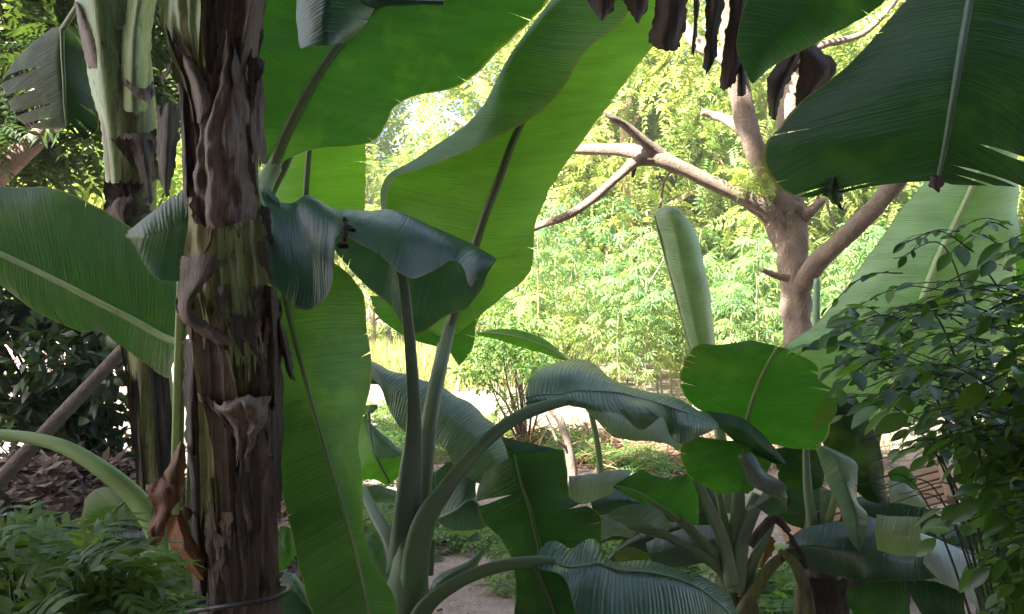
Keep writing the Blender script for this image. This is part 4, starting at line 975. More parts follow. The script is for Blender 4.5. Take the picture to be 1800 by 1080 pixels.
tube('petiole', [A(345, 620, 2.62), A(342, 720, 2.6), A(338, 850, 2.58), A(335, 1080, 2.56)], [.012, .014, .017, .022], M_RIB, P8, RIBB, seg=10, groove=.2)
for i, (p0, p1) in enumerate((((240, 915), (152, 925)), ((222, 880), (178, 932)), ((230, 900), (205, 940)))):
    tube('cut_fibre', [A(*p0, 2.68), A((p0[0] + p1[0]) / 2, (p0[1] + p1[1]) / 2 - 6, 2.66), A(*p1, 2.66)], [.004, .004, .002], M_STALK, P8, seg=5)

# ---- P3: young plant in the centre
P3 = plant(720, 1250, 2.6, 'young banana plant in the centre with blue green clasping petioles')
tube('pseudostem', [A(722, 1560, 2.62), A(722, 1300, 2.62), A(720, 1100, 2.62), A(718, 1000, 2.62), A(722, 900, 2.63)], [.085, .078, .066, .055, .03], M_RIB, P3, (.085, .15, .075), seg=20, n=40, wob=.03)
# tall central leaf with its left half folded over
leaf(P3, [[(768, 590, 3.25), (768, 590, 3.25), (772, 590, 3.25), (788, 582, 3.22), (800, 588, 3.25)], [(705, 548, 3.3), (702, 546, 3.32), (735, 545, 3.3), (806, 525, 3.25), (868, 534, 3.32)], [(678, 470, 3.36), (676, 470, 3.38), (725, 470, 3.34), (826, 462, 3.28), (932, 476, 3.38)],
          [(678, 385, 3.4), (675, 385, 3.43), (745, 388, 3.38), (850, 385, 3.3), (941, 400, 3.42)], [(684, 322, 3.4), (680, 318, 3.46), (765, 318, 3.42), (880, 308, 3.32), (972, 325, 3.44)], [(745, 295, 3.28), (752, 266, 3.42), (815, 255, 3.45), (905, 240, 3.34), (1018, 254, 3.46)],
          [(905, 232, 3.18), (838, 205, 3.3), (870, 190, 3.45), (940, 170, 3.38), (1074, 180, 3.5)], [(985, 160, 3.18), (888, 116, 3.3), (915, 112, 3.47), (975, 100, 3.42), (1120, 117, 3.55)], [(1030, 86, 3.2), (928, 58, 3.33), (955, 52, 3.5), (1010, 40, 3.46), (1162, 64, 3.6)],
          [(1100, 28, 3.24), (975, 0, 3.38), (1005, -10, 3.54), (1052, -20, 3.5), (1208, -10, 3.64)], [(1130, -50, 3.3), (1030, -75, 3.42), (1055, -80, 3.57), (1100, -85, 3.54), (1235, -80, 3.68)], [(1150, -140, 3.5), (1120, -150, 3.55), (1130, -155, 3.6), (1150, -160, 3.6), (1210, -150, 3.68)]],
     mid=3, tone=(.125, .245, .060), seed=4, rib=(.021, .007), ribc=(.10, .13, .05), ripple=.006, nv=7, sag=.12, nu=110,
     pet=[(728, 1010, 2.66), (738, 880, 2.7), (752, 760, 2.82), (770, 660, 3.0), (790, 578, 3.2)], petr=(.045, .036, .028, .025, .022), petc=(.10, .145, .06))
# the base lobes of another blade seen under it
leaf(P3, [[(650, 520, 3.55), (700, 520, 3.5), (850, 540, 3.55)], [(662, 552, 3.55), (730, 556, 3.5), (838, 575, 3.55)], [(690, 580, 3.55), (760, 590, 3.5), (832, 605, 3.55)], [(722, 600, 3.55), (775, 605, 3.5), (822, 628, 3.55)], [(760, 606, 3.52), (790, 615, 3.5), (808, 641, 3.54)]], tone=UNDER, seed=41, rib=None, ripple=.004,
     pet=[(742, 900, 2.9), (756, 740, 3.2), (768, 650, 3.4), (775, 605, 3.48)], petr=(.018, .015), petc=RIBP)
# drooping leaf over the upright petiole
leaf(P3, [[(850, 505, 2.9), (874, 455, 2.72), (829, 500, 2.62)], [(819, 542, 2.95), (835, 432, 2.78), (815, 474, 2.58)], [(785, 556, 2.98), (800, 416, 2.82), (788, 464, 2.55)], [(726, 588, 3.0), (742, 390, 2.86), (752, 484, 2.5)], [(690, 540, 3.0), (690, 369, 2.88), (704, 476, 2.48)],
          [(640, 500, 2.98), (650, 371, 2.84), (655, 437, 2.47)], [(600, 455, 2.92), (612, 370, 2.80), (612, 420, 2.46)], [(580, 425, 2.85), (586, 367, 2.76), (584, 432, 2.44)], [(552, 400, 2.8), (542, 343, 2.72), (583, 500, 2.42)], [(520, 380, 2.74), (513, 357, 2.67), (560, 536, 2.42)], [(485, 370, 2.68), (482, 352, 2.62), (530, 540, 2.42)], [(455, 380, 2.62), (455, 345, 2.58), (495, 512, 2.44)], [(448, 410, 2.58), (447, 400, 2.55), (445, 482, 2.46)]],
     tone=TOP, seed=5, rib=None, ripple=.010, nv=10, sag=.16, nu=120, wave=(14, 37), pet=[(706, 1010, 2.63), (720, 860, 2.6), (728, 740, 2.6), (722, 620, 2.58), (712, 520, 2.56), (706, 478, 2.52)], petr=(.048, .038, .022, .017, .0155, .0145), petc=(.075, .13, .085))
tube('midrib', [A(668, 371, 2.83), A(640, 380, 2.70), A(612, 398, 2.62), A(600, 408, 2.56)], [.004, .006, .006, .004], M_RIB, P3, RIBP, seg=6)
# debris caught on the leaf
db = empty('plant_debris', A(605, 405, 2.5), 'dark brown bit of dead flower debris lying on the drooping leaf', 'debris')
sheet(db, [[(600, 388, 2.47), (606, 384, 2.45), (610, 390, 2.47)], [(597, 400, 2.47), (606, 401, 2.43), (613, 399, 2.46)], [(601, 411, 2.46), (606, 412, 2.43), (611, 410, 2.46)], [(602, 422, 2.46), (605, 423, 2.44), (608, 421, 2.46)]], M_BUG, None, 'husk', 501, .02, 40, 4)
sheet(db, [[(609, 401, 2.46), (611, 404, 2.44), (609, 408, 2.46)], [(618, 399, 2.46), (619, 403, 2.44), (617, 406, 2.46)], [(624, 401, 2.46), (625, 403, 2.45), (623, 405, 2.46)]], M_BUG, None, 'husk', 502, .012, 40, 4)
sheet(db, [[(591, 428, 2.45), (594, 432, 2.43), (597, 435, 2.45)], [(600, 424, 2.45), (603, 429, 2.42), (605, 433, 2.45)], [(609, 426, 2.45), (611, 429, 2.43), (612, 431, 2.45)]], M_BUG, None, 'husk', 503, .015, 40, 4)
# arching leaf to the right
leaf(P3, [[(922, 690, 2.78), (924, 700, 2.72), (925, 708, 2.71), (924, 718, 2.73)], [(934, 664, 2.90), (950, 694, 2.74), (952, 703, 2.70), (948, 716, 2.71)], [(960, 640, 3.02), (980, 694, 2.75), (982, 702, 2.70), (980, 712, 2.70)], [(1002, 631, 3.08), (1015, 687, 2.76), (1014, 698, 2.70), (1008, 708, 2.68)], [(1046, 638, 3.08), (1050, 688, 2.77), (1046, 706, 2.70), (1042, 722, 2.68)], [(1080, 664, 3.04), (1085, 690, 2.78), (1082, 712, 2.71), (1088, 730, 2.68)],
          [(1106, 681, 3.02), (1113, 697, 2.79), (1116, 724, 2.66), (1128, 756, 2.66)], [(1140, 692, 3.02), (1140, 704, 2.80), (1150, 722, 2.66), (1163, 736, 2.62)], [(1175, 702, 3.02), (1172, 714, 2.80), (1172, 738, 2.78), (1176, 762, 2.78)], [(1212, 718, 3.0), (1208, 726, 2.82), (1206, 748, 2.76), (1198, 780, 2.74)], [(1242, 732, 2.96), (1240, 738, 2.85), (1236, 750, 2.80), (1230, 768, 2.78)], [(1264, 745, 2.9), (1263, 748, 2.88), (1262, 751, 2.86), (1259, 755, 2.85)]], tone=BLUE_SHEEN, mat=M_PLEAT, seed=12, rib=(.0035, .002), ribc=(.20, .28, .2), ribz=-1, ripple=.006, wave=(16, 41), nv=9, nu=110,
     pet=[(722, 1060, 2.6), (742, 930, 2.56), (790, 850, 2.54), (850, 780, 2.56), (905, 737, 2.6), (955, 715, 2.66), (1004, 704, 2.72)], petr=(.045, .036, .023, .0195, .0185, .018, .012), petc=(.11, .19, .10))
leaf(P3, [[(930, 700, 2.76), (945, 712, 2.74), (928, 738, 2.74)], [(965, 702, 2.74), (970, 712, 2.72), (955, 722, 2.72)], [(1004, 706, 2.72), (1002, 710, 2.71), (990, 714, 2.71)]], tone=UNDER, seed=13, rib=None, ripple=.002)
leaf(P3, [[(1020, 690, 3.12), (1028, 706, 3.06), (1030, 720, 3.0)], [(1060, 680, 3.12), (1058, 716, 3.04), (1052, 740, 2.98)], [(1110, 690, 3.14), (1100, 735, 3.04), (1088, 769, 2.96)], [(1150, 705, 3.14), (1146, 745, 3.04), (1138, 775, 2.96)], [(1190, 730, 3.14), (1182, 762, 3.05), (1176, 781, 2.98)], [(1206, 770, 3.12), (1200, 782, 3.06), (1193, 794, 3.0)]], tone=(.26, .34, .34), seed=14, rib=None, ripple=.004)  # pale blue tone imitates bright sky on this upward face
# bottom leaf
leaf(P3, [[(935, 985, 2.5), (930, 990, 2.5), (928, 996, 2.5)], [(966, 962, 2.58), (962, 985, 2.5), (945, 1000, 2.46)], [(1003, 974, 2.62), (1000, 998, 2.5), (990, 1015, 2.42)], [(1040, 953, 2.66), (1050, 990, 2.5), (1010, 1060, 2.38)], [(1080, 988, 2.7), (1090, 1002, 2.52), (1050, 1130, 2.34)], [(1140, 1000, 2.72), (1140, 1006, 2.54), (1110, 1180, 2.34)], [(1205, 1004, 2.74), (1200, 1020, 2.56), (1180, 1220, 2.36)], [(1262, 1036, 2.76), (1250, 1050, 2.6), (1240, 1220, 2.42)], [(1310, 1080, 2.76), (1300, 1100, 2.64), (1290, 1200, 2.5)], [(1350, 1150, 2.74), (1340, 1160, 2.7), (1335, 1180, 2.66)]], tone=(.055, .125, .09), mat=M_PLEAT, seed=15, rib=(.006, .003), ribc=RIBB, ripple=.012, wave=(15, 33), nu=90,  # bluish tone includes sky sheen
     pet=[(716, 1150, 2.55), (745, 1072, 2.5), (800, 1027, 2.46), (868, 998, 2.46), (935, 988, 2.48), (975, 988, 2.5)], petr=(.04, .026, .019, .017, .0165, .012), petc=(.075, .13, .06))
leaf(P3, [[(905, 1000, 2.62), (940, 992, 2.55), (990, 1010, 2.6)], [(905, 1060, 2.62), (965, 1050, 2.58), (1040, 1060, 2.62)], [(902, 1130, 2.62), (985, 1110, 2.6), (1080, 1120, 2.64)], [(920, 1220, 2.62), (1000, 1200, 2.6), (1060, 1210, 2.64)]], tone=DARK, seed=16, rib=(.01, .006), ribc=RIBD, ripple=.005)
# curved ribbed blade behind the two petioles
leaf(P3, [[(640, 625, 3.5), (636, 640, 3.45), (640, 665, 3.42)], [(660, 637, 3.5), (658, 650, 3.42), (664, 672, 3.38)], [(720, 660, 3.5), (700, 690, 3.38), (688, 728, 3.36)], [(776, 682, 3.5), (755, 720, 3.36), (722, 768, 3.34)], [(834, 713, 3.5), (808, 750, 3.36), (778, 784, 3.34)], [(872, 755, 3.48), (846, 780, 3.36), (798, 818, 3.34)], [(906, 803, 3.46), (880, 822, 3.38), (838, 850, 3.36)], [(925, 860, 3.44), (910, 862, 3.42), (895, 866, 3.4)]], tone=(.09, .15, .135), mat=M_PLEAT, seed=17, rib=None, ripple=.008, wave=(20, 50))  # sky sheen on the ribs is put into this blue tone
leaf(P3, [[(640, 660, 3.44), (642, 668, 3.44), (645, 676, 3.44)], [(672, 660, 3.44), (672, 668, 3.44), (680, 678, 3.44)]], tone=DARK, seed=171, rib=None, ripple=.002)
leaf(P3, [[(797, 812, 3.4), (770, 912, 3.36), (762, 912, 3.36)], [(834, 834, 3.4), (800, 898, 3.34), (786, 932, 3.36)], [(838, 876, 3.4), (830, 880, 3.36), (822, 935, 3.38)], [(862, 900, 3.42), (856, 912, 3.4), (870, 922, 3.4)]], tone=(.055, .115, .09), mat=M_PLEAT, seed=18, rib=(.008, .004), ribc=RIBB, ripple=.006)
leaf(P3, [[(750, 838, 3.42), (752, 850, 3.4), (752, 880, 3.42)], [(775, 822, 3.42), (780, 850, 3.4), (770, 890, 3.42)], [(800, 812, 3.44), (805, 840, 3.42), (800, 870, 3.44)], [(836, 836, 3.46), (836, 850, 3.44), (836, 870, 3.46)]], tone=(.035, .09, .06), seed=19, rib=None, ripple=.004)
# bright blade behind, left of the petioles
leaf(P3, [[(655, 700, 3.9), (648, 725, 3.9), (636, 735, 3.9)], [(640, 735, 3.9), (652, 765, 3.86), (628, 790, 3.9)], [(655, 770, 3.86), (660, 800, 3.82), (625, 840, 3.86)], [(712, 796, 3.86), (675, 830, 3.82), (660, 844, 3.84)], [(710, 830, 3.86), (686, 850, 3.84), (684, 856, 3.84)]], tone=YOUNG, seed=20, rib=(.008, .004), ribc=RIBD, ripple=.006)
leaf(P3, [[(640, 735, 3.8), (648, 745, 3.8), (655, 755, 3.8)], [(668, 758, 3.8), (665, 775, 3.78), (660, 800, 3.8)], [(710, 796, 3.8), (705, 800, 3.78), (690, 806, 3.8)]], tone=BLUE_SHEEN, seed=21, rib=None, ripple=.003)
leaf(P3, [[(636, 712, 4.0), (640, 718, 4.0), (640, 730, 4.0)], [(664, 712, 4.0), (664, 718, 4.0), (656, 726, 4.0)]], tone=BLUE_SHEEN, seed=211, rib=None, ripple=.002)
# low leaf with petiole at left of the base
leaf(P3, [[(640, 855, 3.0), (642, 866, 3.0), (645, 885, 3.0)], [(675, 856, 3.02), (675, 868, 3.0), (668, 884, 3.0)], [(720, 872, 3.06), (718, 878, 3.04), (700, 886, 3.04)]], tone=BLUE_SHEEN, seed=22, rib=None, ripple=.004, pet=[(712, 1040, 2.62), (690, 960, 2.66), (662, 910, 2.75), (638, 862, 2.9)], petr=(.04, .026, .02, .016), petc=(.07, .12, .05))
leaf(P3, [[(640, 935, 2.8), (645, 950, 2.78), (640, 975, 2.8)], [(672, 960, 2.8), (668, 985, 2.78), (660, 1010, 2.8)], [(684, 1010, 2.8), (682, 1020, 2.79), (680, 1030, 2.8)]], tone=BLUE_SHEEN, seed=23, rib=None, ripple=.004)
leaf(P3, [[(750, 1045, 2.8), (745, 1055, 2.8), (740, 1075, 2.8)], [(775, 1005, 2.85), (785, 1015, 2.82), (790, 1040, 2.82)], [(830, 980, 2.92), (830, 990, 2.9), (828, 1012, 2.88)], [(880, 935, 3.0), (860, 955, 2.98), (840, 990, 2.96)]], tone=GREY, seed=24, rib=None, ripple=.005)
tube('cut_stub', [A(752, 1010, 2.75), A(754, 975, 2.75), A(757, 948, 2.75)], [.018, .017, .016], M_RIB, P3, RIBD, seg=8)
# low leaves between the thick stem and the hanging blade
P9 = plant(520, 1250, 2.9, 'low banana sucker at the bottom between the thick stem and the hanging leaf')
leaf(P9, [[(492, 925, 2.9), (490, 960, 2.88), (488, 1010, 2.9)], [(510, 930, 2.9), (505, 965, 2.86), (500, 1000, 2.88)], [(524, 970, 2.9), (518, 980, 2.88), (510, 990, 2.88)]], tone=UNDER, seed=25, rib=None, ripple=.004)
leaf(P9, [[(500, 1000, 2.8), (496, 1012, 2.78), (494, 1030, 2.8)], [(525, 1010, 2.8), (520, 1030, 2.76), (510, 1060, 2.78)], [(545, 1040, 2.8), (540, 1060, 2.76), (520, 1090, 2.78)], [(570, 1100, 2.8), (560, 1110, 2.78), (550, 1120, 2.78)]], tone=BLUE_SHEEN, seed=26, rib=None, ripple=.008)
leaf(P9, [[(492, 1020, 2.75), (488, 1040, 2.74), (480, 1075, 2.75)], [(520, 1045, 2.76), (510, 1070, 2.74), (500, 1110, 2.75)], [(560, 1090, 2.76), (550, 1110, 2.75), (540, 1130, 2.75)]], tone=TOP, seed=27, rib=None, ripple=.005)
tube('pseudostem', [A(520, 1480, 2.9), A(515, 1300, 2.9), A(505, 1100, 2.86), A(495, 1020, 2.84)], [.05, .045, .035, .015], M_RIB, P9, RIBD, seg=12)

# ---- P4: right hand young plant
D4 = 3.4
P4 = plant(1290, 1200, D4, 'young banana plant right of centre with fan of short thick petioles')
tube('pseudostem', [A(1300, 1230, D4), A(1297, 1120, D4), A(1292, 1040, D4), A(1290, 975, D4)], [.10, .09, .075, .05], M_STEM_OLD, P4, seg=18, wob=.1)
leaf(P4, [[(1345, 778, 3.25), (1310, 774, 3.2), (1285, 758, 3.25)], [(1398, 788, 3.23), (1311, 760, 3.19), (1250, 738, 3.25)], [(1440, 784, 3.22), (1314, 735, 3.18), (1212, 704, 3.25)], [(1458, 740, 3.2), (1324, 700, 3.16), (1195, 668, 3.24)], [(1469, 694, 3.2), (1336, 668, 3.16), (1203, 634, 3.24)], [(1440, 668, 3.2), (1350, 640, 3.16), (1226, 606, 3.24)], [(1432, 640, 3.2), (1360, 622, 3.16), (1262, 606, 3.22)], [(1384, 614, 3.18), (1366, 609, 3.17), (1318, 597, 3.2)]], tone=(.042, .135, .020), seed=30, rib=(.010, .006), ribc=(.17, .27, .07), ripple=.006, sag=.06, rough_edge=.014, nu=90,
     tears=[(.42, 1, .86, .006), (.62, 1, .9, .004), (.3, -1, .9, .004), (.6, -1, .68, .008), (.78, -1, .8, .006)], pet=[(1290, 1000, 3.35), (1297, 900, 3.3), (1300, 830, 3.26), (1310, 770, 3.2)], petr=(.034, .026, .022, .016), petc=RIBB)
leaf(P4, [[(1195, 760, 3.1), (1290, 775, 3.05), (1370, 800, 3.12)], [(1196, 800, 3.12), (1295, 800, 3.08), (1350, 830, 3.14)], [(1212, 842, 3.16), (1300, 830, 3.12), (1330, 850, 3.16)], [(1260, 870, 3.2), (1302, 862, 3.18), (1315, 868, 3.18)]], tone=(.034, .105, .022), seed=31, rib=None, ripple=.008)
leaf(P4, [[(1240, 725, 3.06), (1262, 748, 3.02), (1290, 775, 3.04)], [(1300, 735, 3.08), (1310, 760, 3.03), (1318, 790, 3.04)], [(1345, 770, 3.1), (1340, 786, 3.06), (1330, 800, 3.06)], [(1385, 815, 3.12), (1375, 815, 3.1), (1360, 815, 3.1)]], tone=DARK, seed=32, rib=None, ripple=.005)
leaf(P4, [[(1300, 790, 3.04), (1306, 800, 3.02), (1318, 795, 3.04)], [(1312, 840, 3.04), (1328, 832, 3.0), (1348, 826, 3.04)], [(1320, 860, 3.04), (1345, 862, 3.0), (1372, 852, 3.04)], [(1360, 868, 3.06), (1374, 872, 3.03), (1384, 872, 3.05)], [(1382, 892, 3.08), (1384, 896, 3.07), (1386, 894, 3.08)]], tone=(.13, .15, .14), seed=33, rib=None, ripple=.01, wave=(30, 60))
# dark blade left, with pleated panels
leaf(P4, [[(990, 790, 3.1), (905, 800, 3.0), (850, 830, 3.1)], [(1000, 850, 3.12), (916, 850, 3.0), (836, 872, 3.1)], [(1010, 880, 3.12), (930, 890, 3.0), (850, 915, 3.1)], [(1050, 900, 3.12), (940, 930, 3.02), (880, 945, 3.1)], [(1058, 940, 3.12), (948, 960, 3.02), (905, 990, 3.1)], [(1050, 990, 3.1), (952, 1000, 3.04), (920, 1010, 3.08)]], tone=(.024, .070, .022), seed=34, rib=(.003, .010), ribc=RIBD, ripple=.008, sag=.08, tears=[(.28, 1, .25, .012), (.5, -1, .75, .012)],
     pet=[(1290, 1120, 3.3), (1150, 1100, 3.1), (1010, 1060, 3.0), (955, 1010, 3.0)], petr=(.03, .02, .016, .012), petc=RIBD)
leaf(P4, [[(880, 766, 3.15), (890, 790, 3.12), (895, 810, 3.15)], [(940, 778, 3.15), (930, 800, 3.11), (930, 830, 3.14)], [(992, 792, 3.16), (985, 815, 3.12), (990, 850, 3.14)]], tone=DARK, seed=35, rib=None, ripple=.004)
leaf(P4, [[(1000, 836, 3.2), (1000, 860, 3.18), (1000, 884, 3.2)], [(1050, 832, 3.22), (1045, 858, 3.18), (1030, 885, 3.2)], [(1092, 828, 3.24), (1085, 845, 3.2), (1065, 870, 3.2)], [(1112, 830, 3.26), (1105, 840, 3.22), (1085, 858, 3.2)]], tone=(.20, .26, .27), seed=36, rib=None, ripple=.006)  # sky highlight put into this blade's pale blue tone
leaf(P4, [[(1125, 826, 3.22), (1080, 853, 3.18), (1076, 858, 3.2)], [(1160, 840, 3.24), (1120, 866, 3.18), (1118, 880, 3.2)], [(1196, 835, 3.26), (1155, 888, 3.2), (1140, 900, 3.22)], [(1218, 832, 3.28), (1185, 908, 3.22), (1182, 912, 3.24)], [(1228, 925, 3.3), (1208, 926, 3.24), (1205, 930, 3.26)]], tone=DEEP, seed=37, rib=(.003, .016), ribc=(.13, .20, .07), ripple=.006,
     pet=[(1195, 912, 3.22), (1235, 955, 3.26), (1275, 1000, 3.32), (1292, 1050, 3.36)], petr=(.017, .022, .028, .035), petc=(.10, .155, .06))
leaf(P4, [[(1035, 870, 3.3), (1040, 890, 3.28), (1045, 905, 3.3)], [(1090, 862, 3.32), (1090, 880, 3.28), (1090, 900, 3.3)], [(1140, 880, 3.34), (1140, 890, 3.3), (1135, 905, 3.32)], [(1190, 910, 3.36), (1188, 915, 3.34), (1185, 920, 3.34)]], tone=(.03, .07, .06), seed=38, rib=None, ripple=.006)
leaf(P4, [[(1070, 902, 3.1), (1068, 905, 3.1), (1066, 908, 3.1)], [(1110, 888, 3.14), (1098, 908, 3.1), (1085, 918, 3.1)], [(1150, 894, 3.18), (1135, 918, 3.12), (1110, 930, 3.1)], [(1180, 925, 3.22), (1170, 938, 3.16), (1160, 950, 3.16)]], tone=BLUE_SHEEN, seed=39, rib=None, ripple=.006,
     pet=[(1105, 925, 3.12), (1165, 940, 3.16), (1220, 970, 3.22), (1270, 1005, 3.3), (1292, 1060, 3.36)], petr=(.012, .016, .018, .022, .03), petc=(.085, .135, .055))
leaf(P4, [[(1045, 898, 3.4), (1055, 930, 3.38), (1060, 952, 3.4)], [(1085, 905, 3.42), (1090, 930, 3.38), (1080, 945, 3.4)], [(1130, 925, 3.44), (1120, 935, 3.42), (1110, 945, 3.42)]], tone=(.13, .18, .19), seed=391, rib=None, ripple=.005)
leaf(P4, [[(1135, 955, 3.5), (1140, 975, 3.46), (1150, 1000, 3.5)], [(1200, 930, 3.5), (1205, 960, 3.44), (1215, 995, 3.48)], [(1260, 920, 3.5), (1262, 950, 3.44), (1270, 985, 3.48)]], tone=(.04, .075, .06), seed=392, rib=None, ripple=.004)
leaf(P4, [[(1080, 970, 3.6), (1080, 985, 3.6), (1082, 998, 3.6)], [(1110, 962, 3.6), (1112, 982, 3.58), (1110, 998, 3.6)], [(1142, 975, 3.6), (1140, 985, 3.6), (1138, 995, 3.6)]], tone=(.12, .16, .04), seed=393, rib=None, ripple=.004)
for i, (rows, tn) in enumerate((  # extra dark leaves added so the gaps look deeply shaded
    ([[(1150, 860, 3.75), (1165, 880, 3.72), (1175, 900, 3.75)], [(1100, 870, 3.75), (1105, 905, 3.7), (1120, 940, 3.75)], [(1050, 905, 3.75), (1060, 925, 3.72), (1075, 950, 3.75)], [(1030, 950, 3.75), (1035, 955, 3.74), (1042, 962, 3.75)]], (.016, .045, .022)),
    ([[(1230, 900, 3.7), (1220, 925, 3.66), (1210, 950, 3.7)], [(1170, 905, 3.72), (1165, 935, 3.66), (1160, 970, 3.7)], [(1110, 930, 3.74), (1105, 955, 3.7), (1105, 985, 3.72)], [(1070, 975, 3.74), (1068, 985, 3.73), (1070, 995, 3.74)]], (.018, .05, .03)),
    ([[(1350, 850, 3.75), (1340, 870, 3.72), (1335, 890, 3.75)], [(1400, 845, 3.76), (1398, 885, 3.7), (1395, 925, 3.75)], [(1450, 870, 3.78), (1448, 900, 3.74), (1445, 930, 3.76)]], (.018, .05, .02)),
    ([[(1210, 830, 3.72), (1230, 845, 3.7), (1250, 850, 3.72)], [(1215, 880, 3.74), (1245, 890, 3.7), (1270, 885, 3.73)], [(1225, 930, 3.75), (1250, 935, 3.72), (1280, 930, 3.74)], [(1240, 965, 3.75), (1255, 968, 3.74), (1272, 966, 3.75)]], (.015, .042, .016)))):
    leaf(P4, rows, tone=tn, seed=410 + i, rib=None, ripple=.006, mat=M_TOP)
# thick winged petioles
for i, (pts, rad, c) in enumerate([([(1222, 838), (1245, 890), (1270, 950), (1288, 1030)], (.015, .021, .026, .03), (.16, .22, .13)), ([(1335, 870), (1318, 910), (1304, 960), (1296, 1040)], (.03, .028, .026, .03), (.14, .20, .12)), ([(1262, 860), (1272, 910), (1282, 970), (1290, 1040)], (.012, .016, .02, .03), (.11, .17, .07)), ([(1365, 880), (1352, 930), (1325, 985), (1305, 1050)], (.012, .016, .02, .03), RIBB)]):
    tube('petiole', [A(x, y, 3.28 + .02 * i) for x, y in pts], list(rad), M_RIB, P4, c, seg=12, groove=.4, n=30)
leaf(P4, [[(1325, 838, 3.2), (1345, 842, 3.16), (1348, 846, 3.2)], [(1345, 855, 3.18), (1360, 870, 3.14), (1385, 895, 3.2)], [(1312, 900, 3.2), (1330, 890, 3.16), (1350, 905, 3.2)]], tone=(.05, .10, .06), seed=395, rib=None, ripple=.004)
sheet(P4, [[(1332, 940, 3.5), (1345, 935, 3.48), (1360, 945, 3.5)], [(1335, 965, 3.5), (1345, 970, 3.47), (1362, 965, 3.5)], [(1328, 990, 3.5), (1338, 1000, 3.48), (1350, 985, 3.5)]], M_DEAD, (.28, .18, .03), 'dead_leaf', 396, .01)
# dark arching dry petioles
for i, (pts, rad) in enumerate((([(1302, 1090), (1325, 1040), (1352, 1000), (1384, 972), (1400, 965)], (.03, .024, .020, .016, .008)), ([(1370, 968), (1396, 990), (1414, 1030), (1424, 1090)], (.010, .018, .022, .026)), ([(1318, 960), (1340, 930), (1362, 912), (1388, 935)], (.016, .018, .018, .010)))):
    tube('dry_petiole', [A(x, y, 3.28 - .03 * i) for x, y in pts], list(rad), M_STEM_OLD if i < 2 else M_SHEATH_DK, P4, seg=12, n=34, wob=.25, groove=.5)
sheet(P4, [[(1372, 930, 3.3), (1390, 940, 3.26), (1402, 960, 3.3)], [(1395, 958, 3.28), (1410, 968, 3.24), (1420, 985, 3.28)], [(1408, 1000, 3.3), (1424, 1004, 3.26), (1440, 1010, 3.3)]], M_SHEATH_DK, seed=398, crumple=.02)

# ---- P5: second right hand plant
P5 = plant(1440, 1250, 3.6, 'banana plant behind the leafy shrub at right with dark drooping leaves')
tube('pseudostem', [A(1440, 1180, 3.5), A(1440, 1080, 3.5), A(1440, 1000, 3.52), A(1438, 900, 3.55)], [.11, .10, .075, .045], M_STEM_OLD, P5, seg=18, wob=.12)
wrap(P5, [(A(1440, 1180, 3.5), .11), (A(1440, 1080, 3.5), .10), (A(1440, 990, 3.52), .075)], -1.2, 1.2, .1, .95, .01, M_SHEATH_DK, seed=70, peel=.06, taper=.2)
for pts, rad, c in (([(1416, 775), (1420, 860), (1430, 930), (1438, 1000)], (.012, .018, .024, .04), RIBB), ([(1474, 855), (1458, 905), (1446, 945), (1440, 1000)], (.016, .02, .024, .035), RIBP), ([(1448, 860), (1446, 910), (1444, 960)], (.012, .014, .018), RIBB)):
    tube('petiole', [A(x, y, 3.5) for x, y in pts], list(rad), M_RIB, P5, c, seg=12, groove=.3, n=26)
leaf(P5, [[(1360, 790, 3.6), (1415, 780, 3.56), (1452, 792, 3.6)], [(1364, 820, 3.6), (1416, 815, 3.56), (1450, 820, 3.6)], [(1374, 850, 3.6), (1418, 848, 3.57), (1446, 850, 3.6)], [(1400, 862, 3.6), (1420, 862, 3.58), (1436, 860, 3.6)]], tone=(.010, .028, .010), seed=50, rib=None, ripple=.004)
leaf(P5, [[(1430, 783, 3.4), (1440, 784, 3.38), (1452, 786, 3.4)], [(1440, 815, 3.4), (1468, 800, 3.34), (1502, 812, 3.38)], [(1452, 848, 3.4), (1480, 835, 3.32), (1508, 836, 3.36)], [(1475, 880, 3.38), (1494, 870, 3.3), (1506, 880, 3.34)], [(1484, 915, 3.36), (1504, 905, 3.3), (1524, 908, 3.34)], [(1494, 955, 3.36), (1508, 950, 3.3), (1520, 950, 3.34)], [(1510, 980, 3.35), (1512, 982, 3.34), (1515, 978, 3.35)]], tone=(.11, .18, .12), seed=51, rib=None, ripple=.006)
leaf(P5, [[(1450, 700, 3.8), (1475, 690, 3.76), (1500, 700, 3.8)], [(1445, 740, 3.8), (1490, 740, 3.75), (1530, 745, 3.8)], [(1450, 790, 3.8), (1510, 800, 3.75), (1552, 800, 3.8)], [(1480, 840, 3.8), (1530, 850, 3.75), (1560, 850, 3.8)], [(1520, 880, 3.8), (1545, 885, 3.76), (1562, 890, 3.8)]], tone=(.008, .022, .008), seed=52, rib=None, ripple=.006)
leaf(P5, [[(1388, 955, 3.35), (1386, 965, 3.33), (1400, 990, 3.35)], [(1420, 930, 3.4), (1425, 960, 3.32), (1440, 1005, 3.34)], [(1480, 918, 3.44), (1485, 965, 3.32), (1490, 1018, 3.32)], [(1535, 908, 3.46), (1530, 970, 3.34), (1525, 1024, 3.3)], [(1580, 940, 3.44), (1575, 985, 3.32), (1575, 1020, 3.28)], [(1625, 940, 3.42), (1622, 985, 3.3), (1620, 1020, 3.26)], [(1665, 955, 3.4), (1665, 990, 3.3), (1670, 1020, 3.26)], [(1712, 975, 3.38), (1712, 1010, 3.32), (1715, 1060, 3.28)], [(1725, 1050, 3.36), (1722, 1070, 3.34), (1720, 1090, 3.32)]], tone=(.034, .072, .05), seed=53, rib=None, ripple=.008, nu=70)
